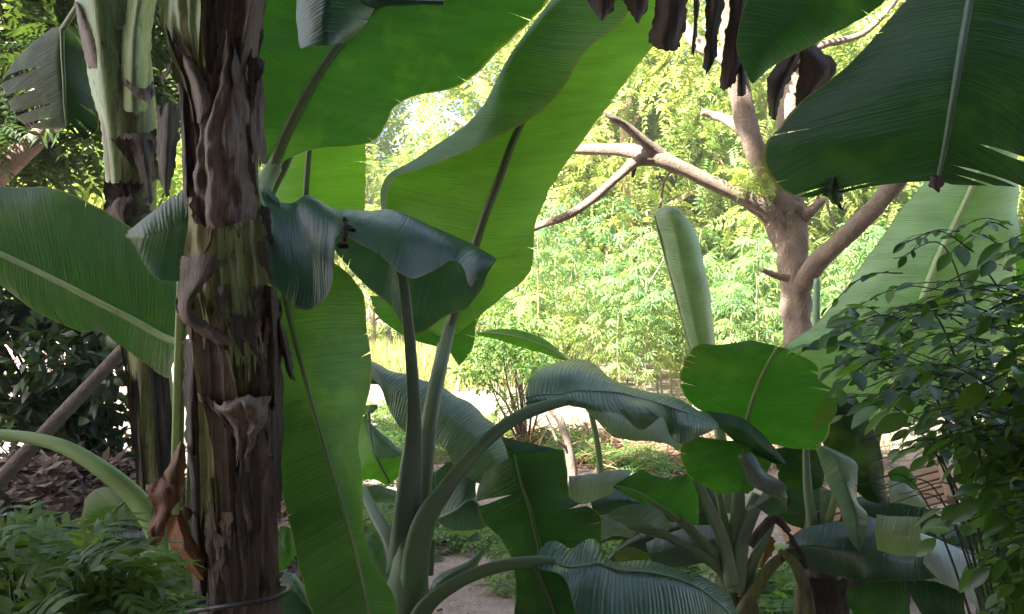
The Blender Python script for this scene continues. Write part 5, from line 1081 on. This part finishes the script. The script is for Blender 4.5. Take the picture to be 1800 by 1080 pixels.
leaf(P5, [[(1540, 906, 3.2), (1538, 940, 3.16), (1542, 968, 3.2)], [(1580, 908, 3.2), (1580, 945, 3.15), (1578, 978, 3.19)], [(1616, 908, 3.2), (1618, 950, 3.16), (1620, 980, 3.2)]], tone=(.20, .26, .15), seed=54, rib=None, ripple=.004)
leaf(P5, [[(1488, 1035, 3.2), (1486, 1050, 3.2), (1500, 1080, 3.2)], [(1540, 1022, 3.22), (1540, 1070, 3.18), (1550, 1120, 3.2)], [(1588, 1022, 3.22), (1600, 1080, 3.18), (1606, 1130, 3.2)]], tone=(.035, .10, .02), seed=55, rib=None, ripple=.004)
leaf(P5, [[(1592, 1020, 3.22), (1602, 1050, 3.2), (1630, 1100, 3.2)], [(1640, 1022, 3.24), (1650, 1060, 3.2), (1660, 1120, 3.22)], [(1690, 1040, 3.24), (1695, 1070, 3.22), (1700, 1120, 3.22)]], tone=(.02, .06, .02), seed=56, rib=None, ripple=.004)
leaf(P5, [[(1560, 845, 3.7), (1562, 860, 3.7), (1564, 885, 3.7)], [(1595, 852, 3.7), (1590, 866, 3.68), (1585, 885, 3.7)], [(1635, 888, 3.7), (1630, 890, 3.7), (1620, 892, 3.7)]], tone=(.30, .36, .38), seed=57, rib=None, ripple=.004)  # white blue tone is a painted sky glint
leaf(P5, [[(1560, 830, 3.75), (1565, 845, 3.75), (1570, 860, 3.75)], [(1590, 820, 3.75), (1592, 840, 3.73), (1595, 860, 3.75)], [(1612, 842, 3.75), (1610, 850, 3.75), (1608, 862, 3.75)]], tone=UNDER, seed=58, rib=None, ripple=.003)
leaf(P5, [[(1380, 860, 3.62), (1390, 880, 3.6), (1385, 900, 3.62)], [(1420, 850, 3.64), (1425, 880, 3.6), (1420, 905, 3.62)], [(1480, 870, 3.66), (1475, 880, 3.64), (1470, 890, 3.64)]], tone=(.04, .085, .06), seed=59, rib=None, ripple=.004)
leaf(P5, [[(1740, 960, 3.2), (1730, 1000, 3.16), (1712, 1040, 3.2)], [(1760, 1000, 3.2), (1752, 1030, 3.16), (1740, 1080, 3.2)], [(1800, 1050, 3.2), (1790, 1070, 3.18), (1775, 1110, 3.2)]], tone=UNDER, seed=60, rib=(.01, .006), ripple=.004)

for i, (rows, tn) in enumerate((  # dark leaves filling open ground, deep shade put into their tones
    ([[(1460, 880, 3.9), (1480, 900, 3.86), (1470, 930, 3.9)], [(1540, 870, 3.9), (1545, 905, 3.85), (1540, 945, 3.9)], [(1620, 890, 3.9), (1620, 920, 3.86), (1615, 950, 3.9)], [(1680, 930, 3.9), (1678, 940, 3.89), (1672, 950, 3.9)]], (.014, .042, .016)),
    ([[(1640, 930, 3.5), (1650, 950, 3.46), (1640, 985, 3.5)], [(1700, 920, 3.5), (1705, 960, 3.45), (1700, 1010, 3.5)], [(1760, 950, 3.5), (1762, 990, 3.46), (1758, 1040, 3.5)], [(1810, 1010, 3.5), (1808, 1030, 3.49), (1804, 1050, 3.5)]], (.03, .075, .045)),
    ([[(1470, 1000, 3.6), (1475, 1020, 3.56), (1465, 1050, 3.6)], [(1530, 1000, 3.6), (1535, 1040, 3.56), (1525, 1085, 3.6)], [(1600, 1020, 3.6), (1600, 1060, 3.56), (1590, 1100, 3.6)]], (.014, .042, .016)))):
    leaf(P5, rows, tone=tn, seed=420 + i, rib=None, ripple=.006, mat=M_TOP)

leaf(P5, [[(1612, 935, 3.30), (1622, 960, 3.24), (1625, 990, 3.22)], [(1645, 945, 3.32), (1652, 980, 3.24), (1655, 1020, 3.20)], [(1690, 965, 3.34), (1690, 1005, 3.26), (1690, 1045, 3.22)], [(1716, 990, 3.34), (1714, 1030, 3.28), (1712, 1070, 3.24)], [(1720, 1070, 3.32), (1718, 1082, 3.30), (1716, 1094, 3.28)]], tone=(.26, .32, .31), seed=430, rib=None, ripple=.006)  # extra pale sheet laid on as the sky highlight of the dark blade

# ---- P6: standing rolled leaf and the big pale leaf
P6 = plant(1275, 900, 4.4, 'young banana shoot with one upright half rolled pale leaf')
leaf(P6, [[(1236, 700, 4.42), (1262, 730, 4.34), (1282, 710, 4.42)], [(1224, 650, 4.42), (1245, 655, 4.33), (1266, 650, 4.42)], [(1207, 595, 4.42), (1228, 600, 4.32), (1258, 595, 4.42)], [(1190, 530, 4.42), (1214, 530, 4.31), (1250, 530, 4.42)], [(1174, 470, 4.42), (1202, 470, 4.31), (1240, 470, 4.42)], [(1159, 415, 4.42), (1190, 412, 4.31), (1226, 412, 4.42)], [(1149, 380, 4.42), (1180, 374, 4.33), (1212, 386, 4.42)], [(1160, 367, 4.42), (1180, 364, 4.38), (1198, 370, 4.42)]], tone=(.20, .31, .17), seed=61, rib=None, sag=.25, ripple=.003,
     pet=[(1290, 1040, 4.4), (1280, 900, 4.4), (1268, 780, 4.4), (1258, 710, 4.4)], petr=(.05, .04, .03, .022), petc=RIBP)
tube('leaf_margin', [A(x, y, 4.40) for x, y in ((1150, 379), (1159, 415), (1174, 470), (1190, 530), (1207, 595), (1216, 625))], [.004, .006, .007, .007, .006, .005], M_RIB, P6, (.34, .42, .24), seg=6, n=40)
tube('pseudostem', [A(1292, 1090, 4.4), A(1290, 1000, 4.4), A(1284, 900, 4.4)], [.07, .06, .045], M_RIB, P6, RIBP, seg=14)

P7 = plant(1600, 1000, 4.6, 'banana plant at right with one huge pale sunlit blade behind the shrub')
leaf(P7, [[(1480, 760, 4.4), (1545, 745, 4.3), (1640, 740, 4.45)], [(1420, 690, 4.4), (1562, 690, 4.3), (1700, 690, 4.5)], [(1372, 620, 4.42), (1590, 610, 4.32), (1760, 610, 4.55)], [(1440, 565, 4.5), (1620, 530, 4.36), (1780, 540, 4.6)], [(1500, 485, 4.55), (1648, 455, 4.42), (1786, 470, 4.65)], [(1560, 402, 4.6), (1680, 390, 4.5), (1788, 395, 4.7)], [(1600, 350, 4.65), (1708, 330, 4.55), (1792, 330, 4.75)], [(1660, 280, 4.7), (1735, 265, 4.62), (1790, 270, 4.75)], [(1740, 200, 4.75), (1755, 200, 4.72), (1770, 205, 4.75)]], tone=(.20, .37, .18), seed=62, rib=(.024, .012), ribc=(.30, .42, .18), ripple=.012,  # sunlight on this blade is put into its pale tone
     pet=[(1505, 1120, 4.5), (1512, 960, 4.45), (1528, 820, 4.4), (1545, 745, 4.32)], petr=(.05, .04, .03, .024), petc=RIBP)
leaf(P7, [[(1788, 520, 4.9), (1800, 510, 4.88), (1840, 520, 4.9)], [(1786, 450, 4.9), (1810, 440, 4.88), (1860, 450, 4.9)], [(1795, 400, 4.9), (1820, 390, 4.9), (1860, 400, 4.9)]], tone=YOUNG, seed=63, rib=None, ripple=.004)
tube('pseudostem', [A(1500, 1080, 4.55), A(1500, 1000, 4.5), A(1508, 900, 4.48)], [.09, .075, .055], M_STEM_MID, P7, seg=14)
tube('rolled_leaf', [A(1434, 640, 4.9), A(1435, 560, 4.9), A(1436, 490, 4.9)], [.02, .021, .017], M_RIB, P7, (.22, .36, .24), seg=10)
# small leaf blade in the middle distance
P10 = plant(1010, 900, 5.2, 'small banana sucker whose single narrow leaf points left in front of the cassava')
leaf(P10, [[(1000, 632, 5.0), (998, 634, 5.0), (994, 636, 5.0)], [(960, 600, 5.05), (958, 610, 5.0), (955, 622, 5.02)], [(915, 582, 5.05), (912, 594, 5.0), (905, 608, 5.02)], [(870, 580, 5.04), (868, 586, 5.0), (866, 596, 5.02)], [(840, 584, 5.0), (838, 586, 5.0), (841, 590, 5.0)]], tone=YOUNG, seed=64, rib=(.008, .004), ripple=.004,
     pet=[(1060, 900, 5.2), (1050, 780, 5.15), (1025, 680, 5.05), (998, 634, 5.0)], petr=(.025, .018, .014, .010), petc=RIBP)

# ---- P11: overhead leaves of the plant beside the viewpoint
b = Vector((2.35, 1.9, 0))
P11 = empty('banana_plant', b, 'tall banana plant at right edge whose dark torn leaves hang from above', 'banana plant')
tube('pseudostem', [Vector((2.35, 1.9, -.05)), Vector((2.35, 1.9, 1.2)), Vector((2.3, 1.92, 2.6)), Vector((2.2, 1.95, 3.2))], [.13, .115, .10, .06], M_STEM_OLD, P11, seg=22, n=50, wob=.05)
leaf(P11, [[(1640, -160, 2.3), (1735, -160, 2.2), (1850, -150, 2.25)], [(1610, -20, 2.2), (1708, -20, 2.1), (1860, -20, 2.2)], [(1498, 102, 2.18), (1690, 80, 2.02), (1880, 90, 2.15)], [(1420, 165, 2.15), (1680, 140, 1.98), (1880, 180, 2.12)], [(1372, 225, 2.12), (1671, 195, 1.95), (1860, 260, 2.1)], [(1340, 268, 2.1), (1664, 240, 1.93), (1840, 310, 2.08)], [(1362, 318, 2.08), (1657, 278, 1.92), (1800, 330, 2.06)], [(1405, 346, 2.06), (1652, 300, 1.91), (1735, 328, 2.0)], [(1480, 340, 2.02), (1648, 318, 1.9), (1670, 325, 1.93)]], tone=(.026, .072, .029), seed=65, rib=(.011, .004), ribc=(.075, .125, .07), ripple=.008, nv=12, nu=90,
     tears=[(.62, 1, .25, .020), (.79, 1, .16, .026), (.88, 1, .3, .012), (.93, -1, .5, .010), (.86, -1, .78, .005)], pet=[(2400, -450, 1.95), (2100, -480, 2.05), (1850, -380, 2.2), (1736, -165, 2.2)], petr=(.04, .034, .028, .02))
leaf(P11, [[(1640, -110, 2.35), (1600, -150, 2.3), (1520, -150, 2.35)], [(1556, 0, 2.35), (1470, -60, 2.28), (1390, -80, 2.32)], [(1500, 42, 2.33), (1420, 10, 2.26), (1330, -30, 2.3)], [(1440, 76, 2.31), (1380, 50, 2.24), (1306, 20, 2.28)], [(1365, 113, 2.28), (1340, 90, 2.23), (1297, 85, 2.26)], [(1323, 147, 2.24), (1320, 146, 2.24), (1316, 140, 2.24)]], tone=(.03, .09, .035), seed=66, rib=None, ripple=.006,
     pet=[(2300, -420, 2.0), (2000, -380, 2.1), (1750, -250, 2.25), (1600, -150, 2.3)], petr=(.03, .018))
# curled tips under the torn leaf
sheet(P11, [[(1452, 316, 2.04), (1466, 310, 2.0), (1482, 322, 2.03)], [(1448, 338, 2.04), (1464, 335, 2.0), (1484, 345, 2.03)], [(1458, 352, 2.04), (1466, 356, 2.02), (1478, 362, 2.03)], [(1474, 358, 2.04), (1478, 366, 2.03), (1481, 372, 2.03)]], M_LEAF, (.03, .08, .03), 'leaf_tip', 67, .006)
sheet(P11, [[(1634, 308, 1.9), (1646, 306, 1.88), (1658, 310, 1.9)], [(1634, 322, 1.9), (1645, 326, 1.88), (1658, 322, 1.9)], [(1642, 334, 1.9), (1647, 336, 1.89), (1652, 333, 1.9)]], M_DEAD, BROWN, 'leaf_tip', 68, .004)
# dead brown leaf: strips hanging from one dry midrib overhead
tube('dead_midrib', [A(940, -70, 2.6), A(1100, -60, 2.6), A(1300, -70, 2.55), A(1480, -120, 2.5), A(1800, -330, 2.3), A(2150, -460, 2.1)], [.006, .010, .013, .016, .02, .026], M_SHEATH_DK, P11, seg=8, n=50)
def strip(x0, x1, pts, d, seed, tone=BROWN):
    """pts: (y, xl, xr)"""
    rows = [[(x0, -75, d), ((x0 + x1) / 2, -75, d - .02), (x1, -75, d)]]
    for i, (y, xl, xr) in enumerate(pts):
        q = .035 * math.sin(i * 1.3 + seed)
        rows.append([(xl, y, d + .02 + q * .3), ((xl + xr) / 2, y + 6, d - .03 + q * .4), (xr, y, d + .03 - q * .3)])
    sheet(P11, rows, M_DEAD, tone, 'dead_strip', seed, .012, 12)
strip(1020, 1095, [(0, 1033, 1085), (18, 1042, 1074), (33, 1054, 1062)], 2.6, 1)
strip(1090, 1150, [(0, 1096, 1142), (20, 1106, 1134), (36, 1117, 1123)], 2.6, 2)
strip(1140, 1215, [(0, 1150, 1208), (40, 1146, 1204), (66, 1140, 1198), (84, 1150, 1196)], 2.58, 3, (.075, .055, .05))
strip(1214, 1228, [(0, 1220, 1228), (50, 1218, 1225), (94, 1215, 1221)], 2.57, 4)
strip(1235, 1280, [(0, 1240, 1274), (60, 1240, 1262), (100, 1237, 1258), (126, 1238, 1244)], 2.56, 5, (.08, .06, .055))
strip(1270, 1320, [(0, 1284, 1318), (60, 1275, 1312), (120, 1268, 1304), (154, 1266, 1284)], 2.55, 6, (.07, .05, .045))
strip(1290, 1325, [(40, 1290, 1318), (110, 1293, 1314), (165, 1295, 1312)], 2.58, 7)
strip(1370, 1400, [(60, 1385, 1408), (95, 1376, 1410), (140, 1350, 1388), (175, 1351, 1374), (204, 1353, 1368)], 2.6, 8)
strip(1405, 1440, [(60, 1408, 1432), (85, 1404, 1438), (120, 1402, 1470), (160, 1401, 1440), (190, 1399, 1408)], 2.6, 9, (.085, .06, .055))

# ------------------------------------------------------------------ leaning pole, pallet
pole = tube('leaning_pole', [A(-60, 910, 4.2), A(0, 845, 4.3), A(110, 728, 4.5), A(222, 610, 4.7), A(300, 530, 4.85)], [.040, .038, .036, .034, .032], M_POLE, seg=12, n=50, wob=.08)
tag(pole, 'weathered wooden pole leaning to the right in front of the dark bush', 'pole')
pal = empty('wooden_pallet', A(1640, 880, 5.0), 'pale wooden slatted pallet lying behind the banana leaves at right', 'pallet')
def plank(name, p0, p1, w, th, parent):
    d = p1 - p0; L = d.length; x = d.normalized(); z = Vector((0, -.55, .83)); y = z.cross(x).normalized(); z = x.cross(y)
    V, F = box_data((0, 0, 0), (L, w, th)); M = Matrix((x, y, z)).transposed(); c = (p0 + p1) / 2
    link(name, mesh(name, [c + M @ v for v in V], F), M_WOOD, parent, smooth=False)
for i in range(6):
    plank('slat', A(1380, 880 + i * 14, 4.98 - i * .085), A(1664, 806 + i * 14, 5.12 - i * .085), .036, .018, pal)
plank('rail', A(1655, 806, 5.1), A(1672, 880, 4.68), .05, .05, pal)
plank('rail', A(1500, 836, 5.06), A(1520, 918, 4.62), .05, .05, pal)
plank('rail', A(1380, 890, 4.98), A(1402, 960, 4.55), .05, .05, pal)
blk = empty('wooden_block', A(1395, 935, 4.3), 'short pale sawn wooden block standing beside the pallet', 'block')
plank('block_body', A(1378, 938, 4.3), A(1404, 916, 4.3), .10, .05, blk)
plank('end_grain', A(1404, 916, 4.3), A(1407, 913.5, 4.3), .101, .051, blk)

# ------------------------------------------------------------------ dark bush at left
dbush = empty('dark_bush', A(110, 800, 5.4), 'dense bush with small dark glossy leaves behind the leaning pole', 'bush')
rg = np.random.default_rng(61); g0 = A(120, 800, 5.6); g0.z = gz(g0.x, g0.y) - .05
cs, sp = [], []
for i in range(30):
    e = A(rnd.uniform(-70, 235), rnd.uniform(500, 810), 5.5 + rnd.uniform(-.35, .45)); cs.append(tuple(e))
    sp.append(([g0, g0.lerp(e, .5) + Vector((0, 0, .1)), e], [.016, .011, .005], dict(seg=5, n=9)))
join_tubes('branches', sp, M_TWIG, dbush)
v, f, t_ = clump_cloud(rg, cs, [.27] * len(cs), 92, T_leaflet(.5, .1, .2), .115, hollow=.15)
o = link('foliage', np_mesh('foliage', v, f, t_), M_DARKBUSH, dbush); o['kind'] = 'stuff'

# overhanging tree in the top left corner
ot = empty('overhanging_tree', A(-160, 700, 6.6), 'tree with dark feathery leaves overhanging the top left corner', 'tree')
g0 = A(-160, 640, 6.6); g0.z = -.1
tube('trunk', [g0, A(-100, 420, 6.5), A(0, 305, 6.4), A(70, 238, 6.3), A(130, 150, 6.2), A(180, -60, 6.1)], [.13, .11, .085, .07, .05, .03], M_BARK, ot, seg=12, n=50, wob=.15)
rg = np.random.default_rng(62); cs, sp = [], []
for i in range(22):
    e = A(rnd.uniform(-120, 310), rnd.uniform(-160, 130), 6.3 + rnd.uniform(-.7, .8)); cs.append(tuple(e))
for i in range(9):
    cs.append(tuple(A(rnd.uniform(-60, 180), rnd.uniform(130, 270), 6.6 + rnd.uniform(-.3, .5))))
for c in cs[::3]: sp.append(([A(70, 238, 6.3), A(70, 200, 6.3).lerp(Vector(c), .5), Vector(c)], [.02, .012, .004], dict(seg=5, n=8)))
join_tubes('branches', sp, M_TWIG, ot)
v, f, t_ = clump_cloud(rg, cs, [.36] * 22 + [.22] * 9, 42, T_pinnate(6, .12, .36), .30, hollow=.1)
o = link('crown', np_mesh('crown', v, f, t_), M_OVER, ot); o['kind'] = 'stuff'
# pale green bush in the sun, seen through below it
sb = empty('sunlit_bush', A(130, 420, 8.6), 'pale sunlit yellow green bush behind the forked banana stem', 'bush')
rg = np.random.default_rng(63); cs, sp = [], []; g0 = A(120, 720, 8.8); g0.z = 0
for i in range(16):
    e = A(rnd.uniform(0, 330), rnd.uniform(270, 420), 8.8 + rnd.uniform(-.6, .6)); cs.append(tuple(e)); sp.append(([g0, g0.lerp(e, .6), e], [.02, .014, .005], dict(seg=5, n=8)))
join_tubes('branches', sp, M_TWIG, sb)
v, f, t_ = clump_cloud(rg, cs, [.34] * 16, 34, T_pinnate(4, .2, .42), .26, hollow=.1)
o = link('foliage', np_mesh('foliage', v, f, t_), M_FAR, sb); o['kind'] = 'stuff'

# ------------------------------------------------------------------ foreground shrub at right, leaflet by leaflet
def T_oval(w=.48, fold=.10, droop=.14, n=7):
    V, F = [], []
    for i in range(n + 1):
        t = i / n; h = w / 2 * math.sin(math.pi * min(1, t * .97 + .03)) ** .75 * (1.08 - .3 * t)
        if i == n: h = .004
        z = -droop * t * t
        V += [(t, -h, z + fold * h * 2), (t, 0, z), (t, h, z + fold * h * 2)]
    for i in range(n):
        a = i * 3; b_ = a + 3
        for q in (0, 1): F += [(a + q, a + q + 1, b_ + q + 1), (a + q, b_ + q + 1, b_ + q)]
    return np.array(V), np.array(F)

def leaf_objects(parent, mats, meshes, name):
    base = Matrix.Translation(parent.location).inverted()
    for i, m in enumerate(mats):
        o = bpy.data.objects.new(name, meshes[i % len(meshes)]); COL.objects.link(o); o.parent = parent
        o.matrix_basis = base @ m

def mat4(p, d, up, s):
    r = rots(np.array([d], dtype=float), np.array([up], dtype=float))[0] * s
    M = Matrix([list(r[0]) + [p[0]], list(r[1]) + [p[1]], list(r[2]) + [p[2]], [0, 0, 0, 1]]); return M

def tmesh(nm, T, mat, tint=.5):
    me = np_mesh(nm, T[0], T[1], np.full(len(T[1]), tint)); me.materials.append(mat)
    me.polygons.foreach_set('use_smooth', [True] * len(me.polygons)); return me

rs = random.Random(404)
shrub = empty('leafy_shrub', A(1790, 1500, 1.75), 'leafy shrub with oval compound leaflets filling the right edge in front', 'shrub')
shrub.location.z = 0
ov = [T_oval(.52, .12, .10), T_oval(.44, .2, .25), T_oval(.58, .05, .15), T_oval(.46, .15, -.05)]
ovm = [tmesh('leaflet', T, M_SHRUB, .2 + .2 * i) for i, T in enumerate(ov)]
L_mats, twigs = [], []
root = A(1860, 1500, 1.85); root.z = 0
def compound(tip, start, n, size, d_up=(0, 0, 1)):
    """a twig from start to tip with paired leaflets"""
    midp = start.lerp(tip, .5) + Vector((0, 0, .03)); C = [start, midp, tip]
    twigs.append((C, [.0016, .0013, .0008], dict(seg=5, n=10)))
    for i in range(n):
        f = .2 + .8 * i / (n - 1); p = cr(C, f); tn = (cr(C, min(1, f + .05)) - cr(C, f - .05)).normalized()
        side = tn.cross(Vector((0, 0, 1))); side = side.normalized() if side.length > .01 else Vector((1, 0, 0))
        s = 1 if i % 2 else -1
        dv = tn * .55 + side * s * .8 + Vector((rs.uniform(-.25, .25), rs.uniform(-.25, .25), rs.uniform(-.5, .15)))
        if i == n - 1: dv = tn + Vector((0, 0, -.3))
        up = Vector(d_up) + Vector((rs.uniform(-.6, .6), rs.uniform(-.9, .3), 0))
        L_mats.append((p, dv, up, size * rs.uniform(.7, 1.15)))
zones = [((1570, 1800), (400, 470), 6), ((1500, 1800), (470, 560), 11), ((1420, 1800), (540, 640), 20), ((1460, 1800), (640, 740), 32), ((1580, 1810), (740, 812), 26), ((1705, 1830), (812, 905), 26), ((1715, 1830), (905, 1010), 24), ((1735, 1830), (1000, 1090), 20), ((1600, 1690), (880, 960), 3)]
for (xa, xb), (ya, yb), n in zones:
    for _ in range(int(n * (1.9 if ya >= 540 else 1.4))):
        x, y = rs.uniform(xa, xb), rs.uniform(ya, yb); d = rs.uniform(1.55, 2.5)
        tip = A(x, y, d)
        st = tip + Vector((rs.uniform(.12, .26), rs.uniform(-.12, .12), rs.uniform(-.06, .08)))
        compound(tip, st, rs.randint(6, 9), rs.choice((.034, .046, .054, .068)))
for i in range(22):
    e = A(rs.uniform(1480, 1800), rs.uniform(430, 950), rs.uniform(1.7, 2.3))
    m_ = root.lerp(e, .55) + Vector((.1, 0, .12))
    twigs.append(([root, m_, e + Vector((.15, 0, .0)), e], [.006, .0035, .002, .001], dict(seg=6, n=26)))
join_tubes('branches', twigs, M_GREENTWIG, shrub)
L_mats.sort(key=lambda q: q[0].y)
leaf_objects(shrub, [mat4(*q) for q in L_mats[:290]], ovm, 'leaflet')
rest = L_mats[290:]
if rest:
    P = np.array([tuple(q[0]) for q in rest]); Dd = np.array([tuple(q[1]) for q in rest]); U = np.array([tuple(q[2]) for q in rest]); S = np.array([q[3] for q in rest])
    v, f, t_ = cloud(ov[0], P, rots(Dd, U), S, np.random.default_rng(2).random(len(rest)))
    o = link('foliage', np_mesh('foliage', v, f, t_), M_SHRUB, shrub); o['kind'] = 'stuff'

# ------------------------------------------------------------------ lobed weed at lower left
weed = empty('lobed_weed', A(110, 1500, 1.35), 'bushy weed with deeply lobed bright green leaves at bottom left', 'weed plant')
weed.location.z = 0
lb = [T_lobed(3, 1), T_lobed(4, 2), T_lobed(3, 3), T_lobed(4, 4)]
lbm = [tmesh('leaf', T, M_FERN, .2 + .2 * i) for i, T in enumerate(lb)]
wm, sp = [], []
wr = A(90, 1600, 1.4); wr.z = 0
def wtop(x): return 925 + 165 * max(0, (x - 60) / 300)
for i in range(42):
    x = rs.uniform(-40, 285); y = rs.uniform(wtop(x) + 5, 1120); d = rs.uniform(1.15, 1.6)
    e = A(x, y, d)
    sp.append(([wr, wr.lerp(e, .6) + Vector((0, 0, .05)), e], [.007, .004, .002], dict(seg=5, n=8)))
    for j in range(7):
        a = j * 2.4 + rs.uniform(-.4, .4); dv = Vector((math.cos(a), math.sin(a), rs.uniform(-.3, .6)))
        wm.append((e + Vector((0, 0, rs.uniform(-.05, .02))), dv, Vector((rs.uniform(-.6, .6), rs.uniform(-.9, .2), 1)), rs.uniform(.06, .125)))
join_tubes('stems', sp, M_FERN, weed)
leaf_objects(weed, [mat4(*q) for q in wm], lbm, 'leaf')

# ------------------------------------------------------------------ humid air
def build_haze():
    V, F = box_data((0, 125, 10.0), (620, 580, 22.4))
    m, t, out = new_mat('humid_air'); t.nodes
    pv = t.nodes.new('ShaderNodeVolumePrincipled'); pv.inputs['Color'].default_value = (0.95, 0.97, 0.93, 1); pv.inputs['Density'].default_value = 0.0022
    pv.inputs['Anisotropy'].default_value = 0.3
    t.links.new(pv.outputs[0], out.inputs['Volume'])
    o = link('haze', mesh('haze', V, F), m, smooth=False); tag(o, 'thin bright humid haze filling the air', None, None, 'stuff')
build_haze()
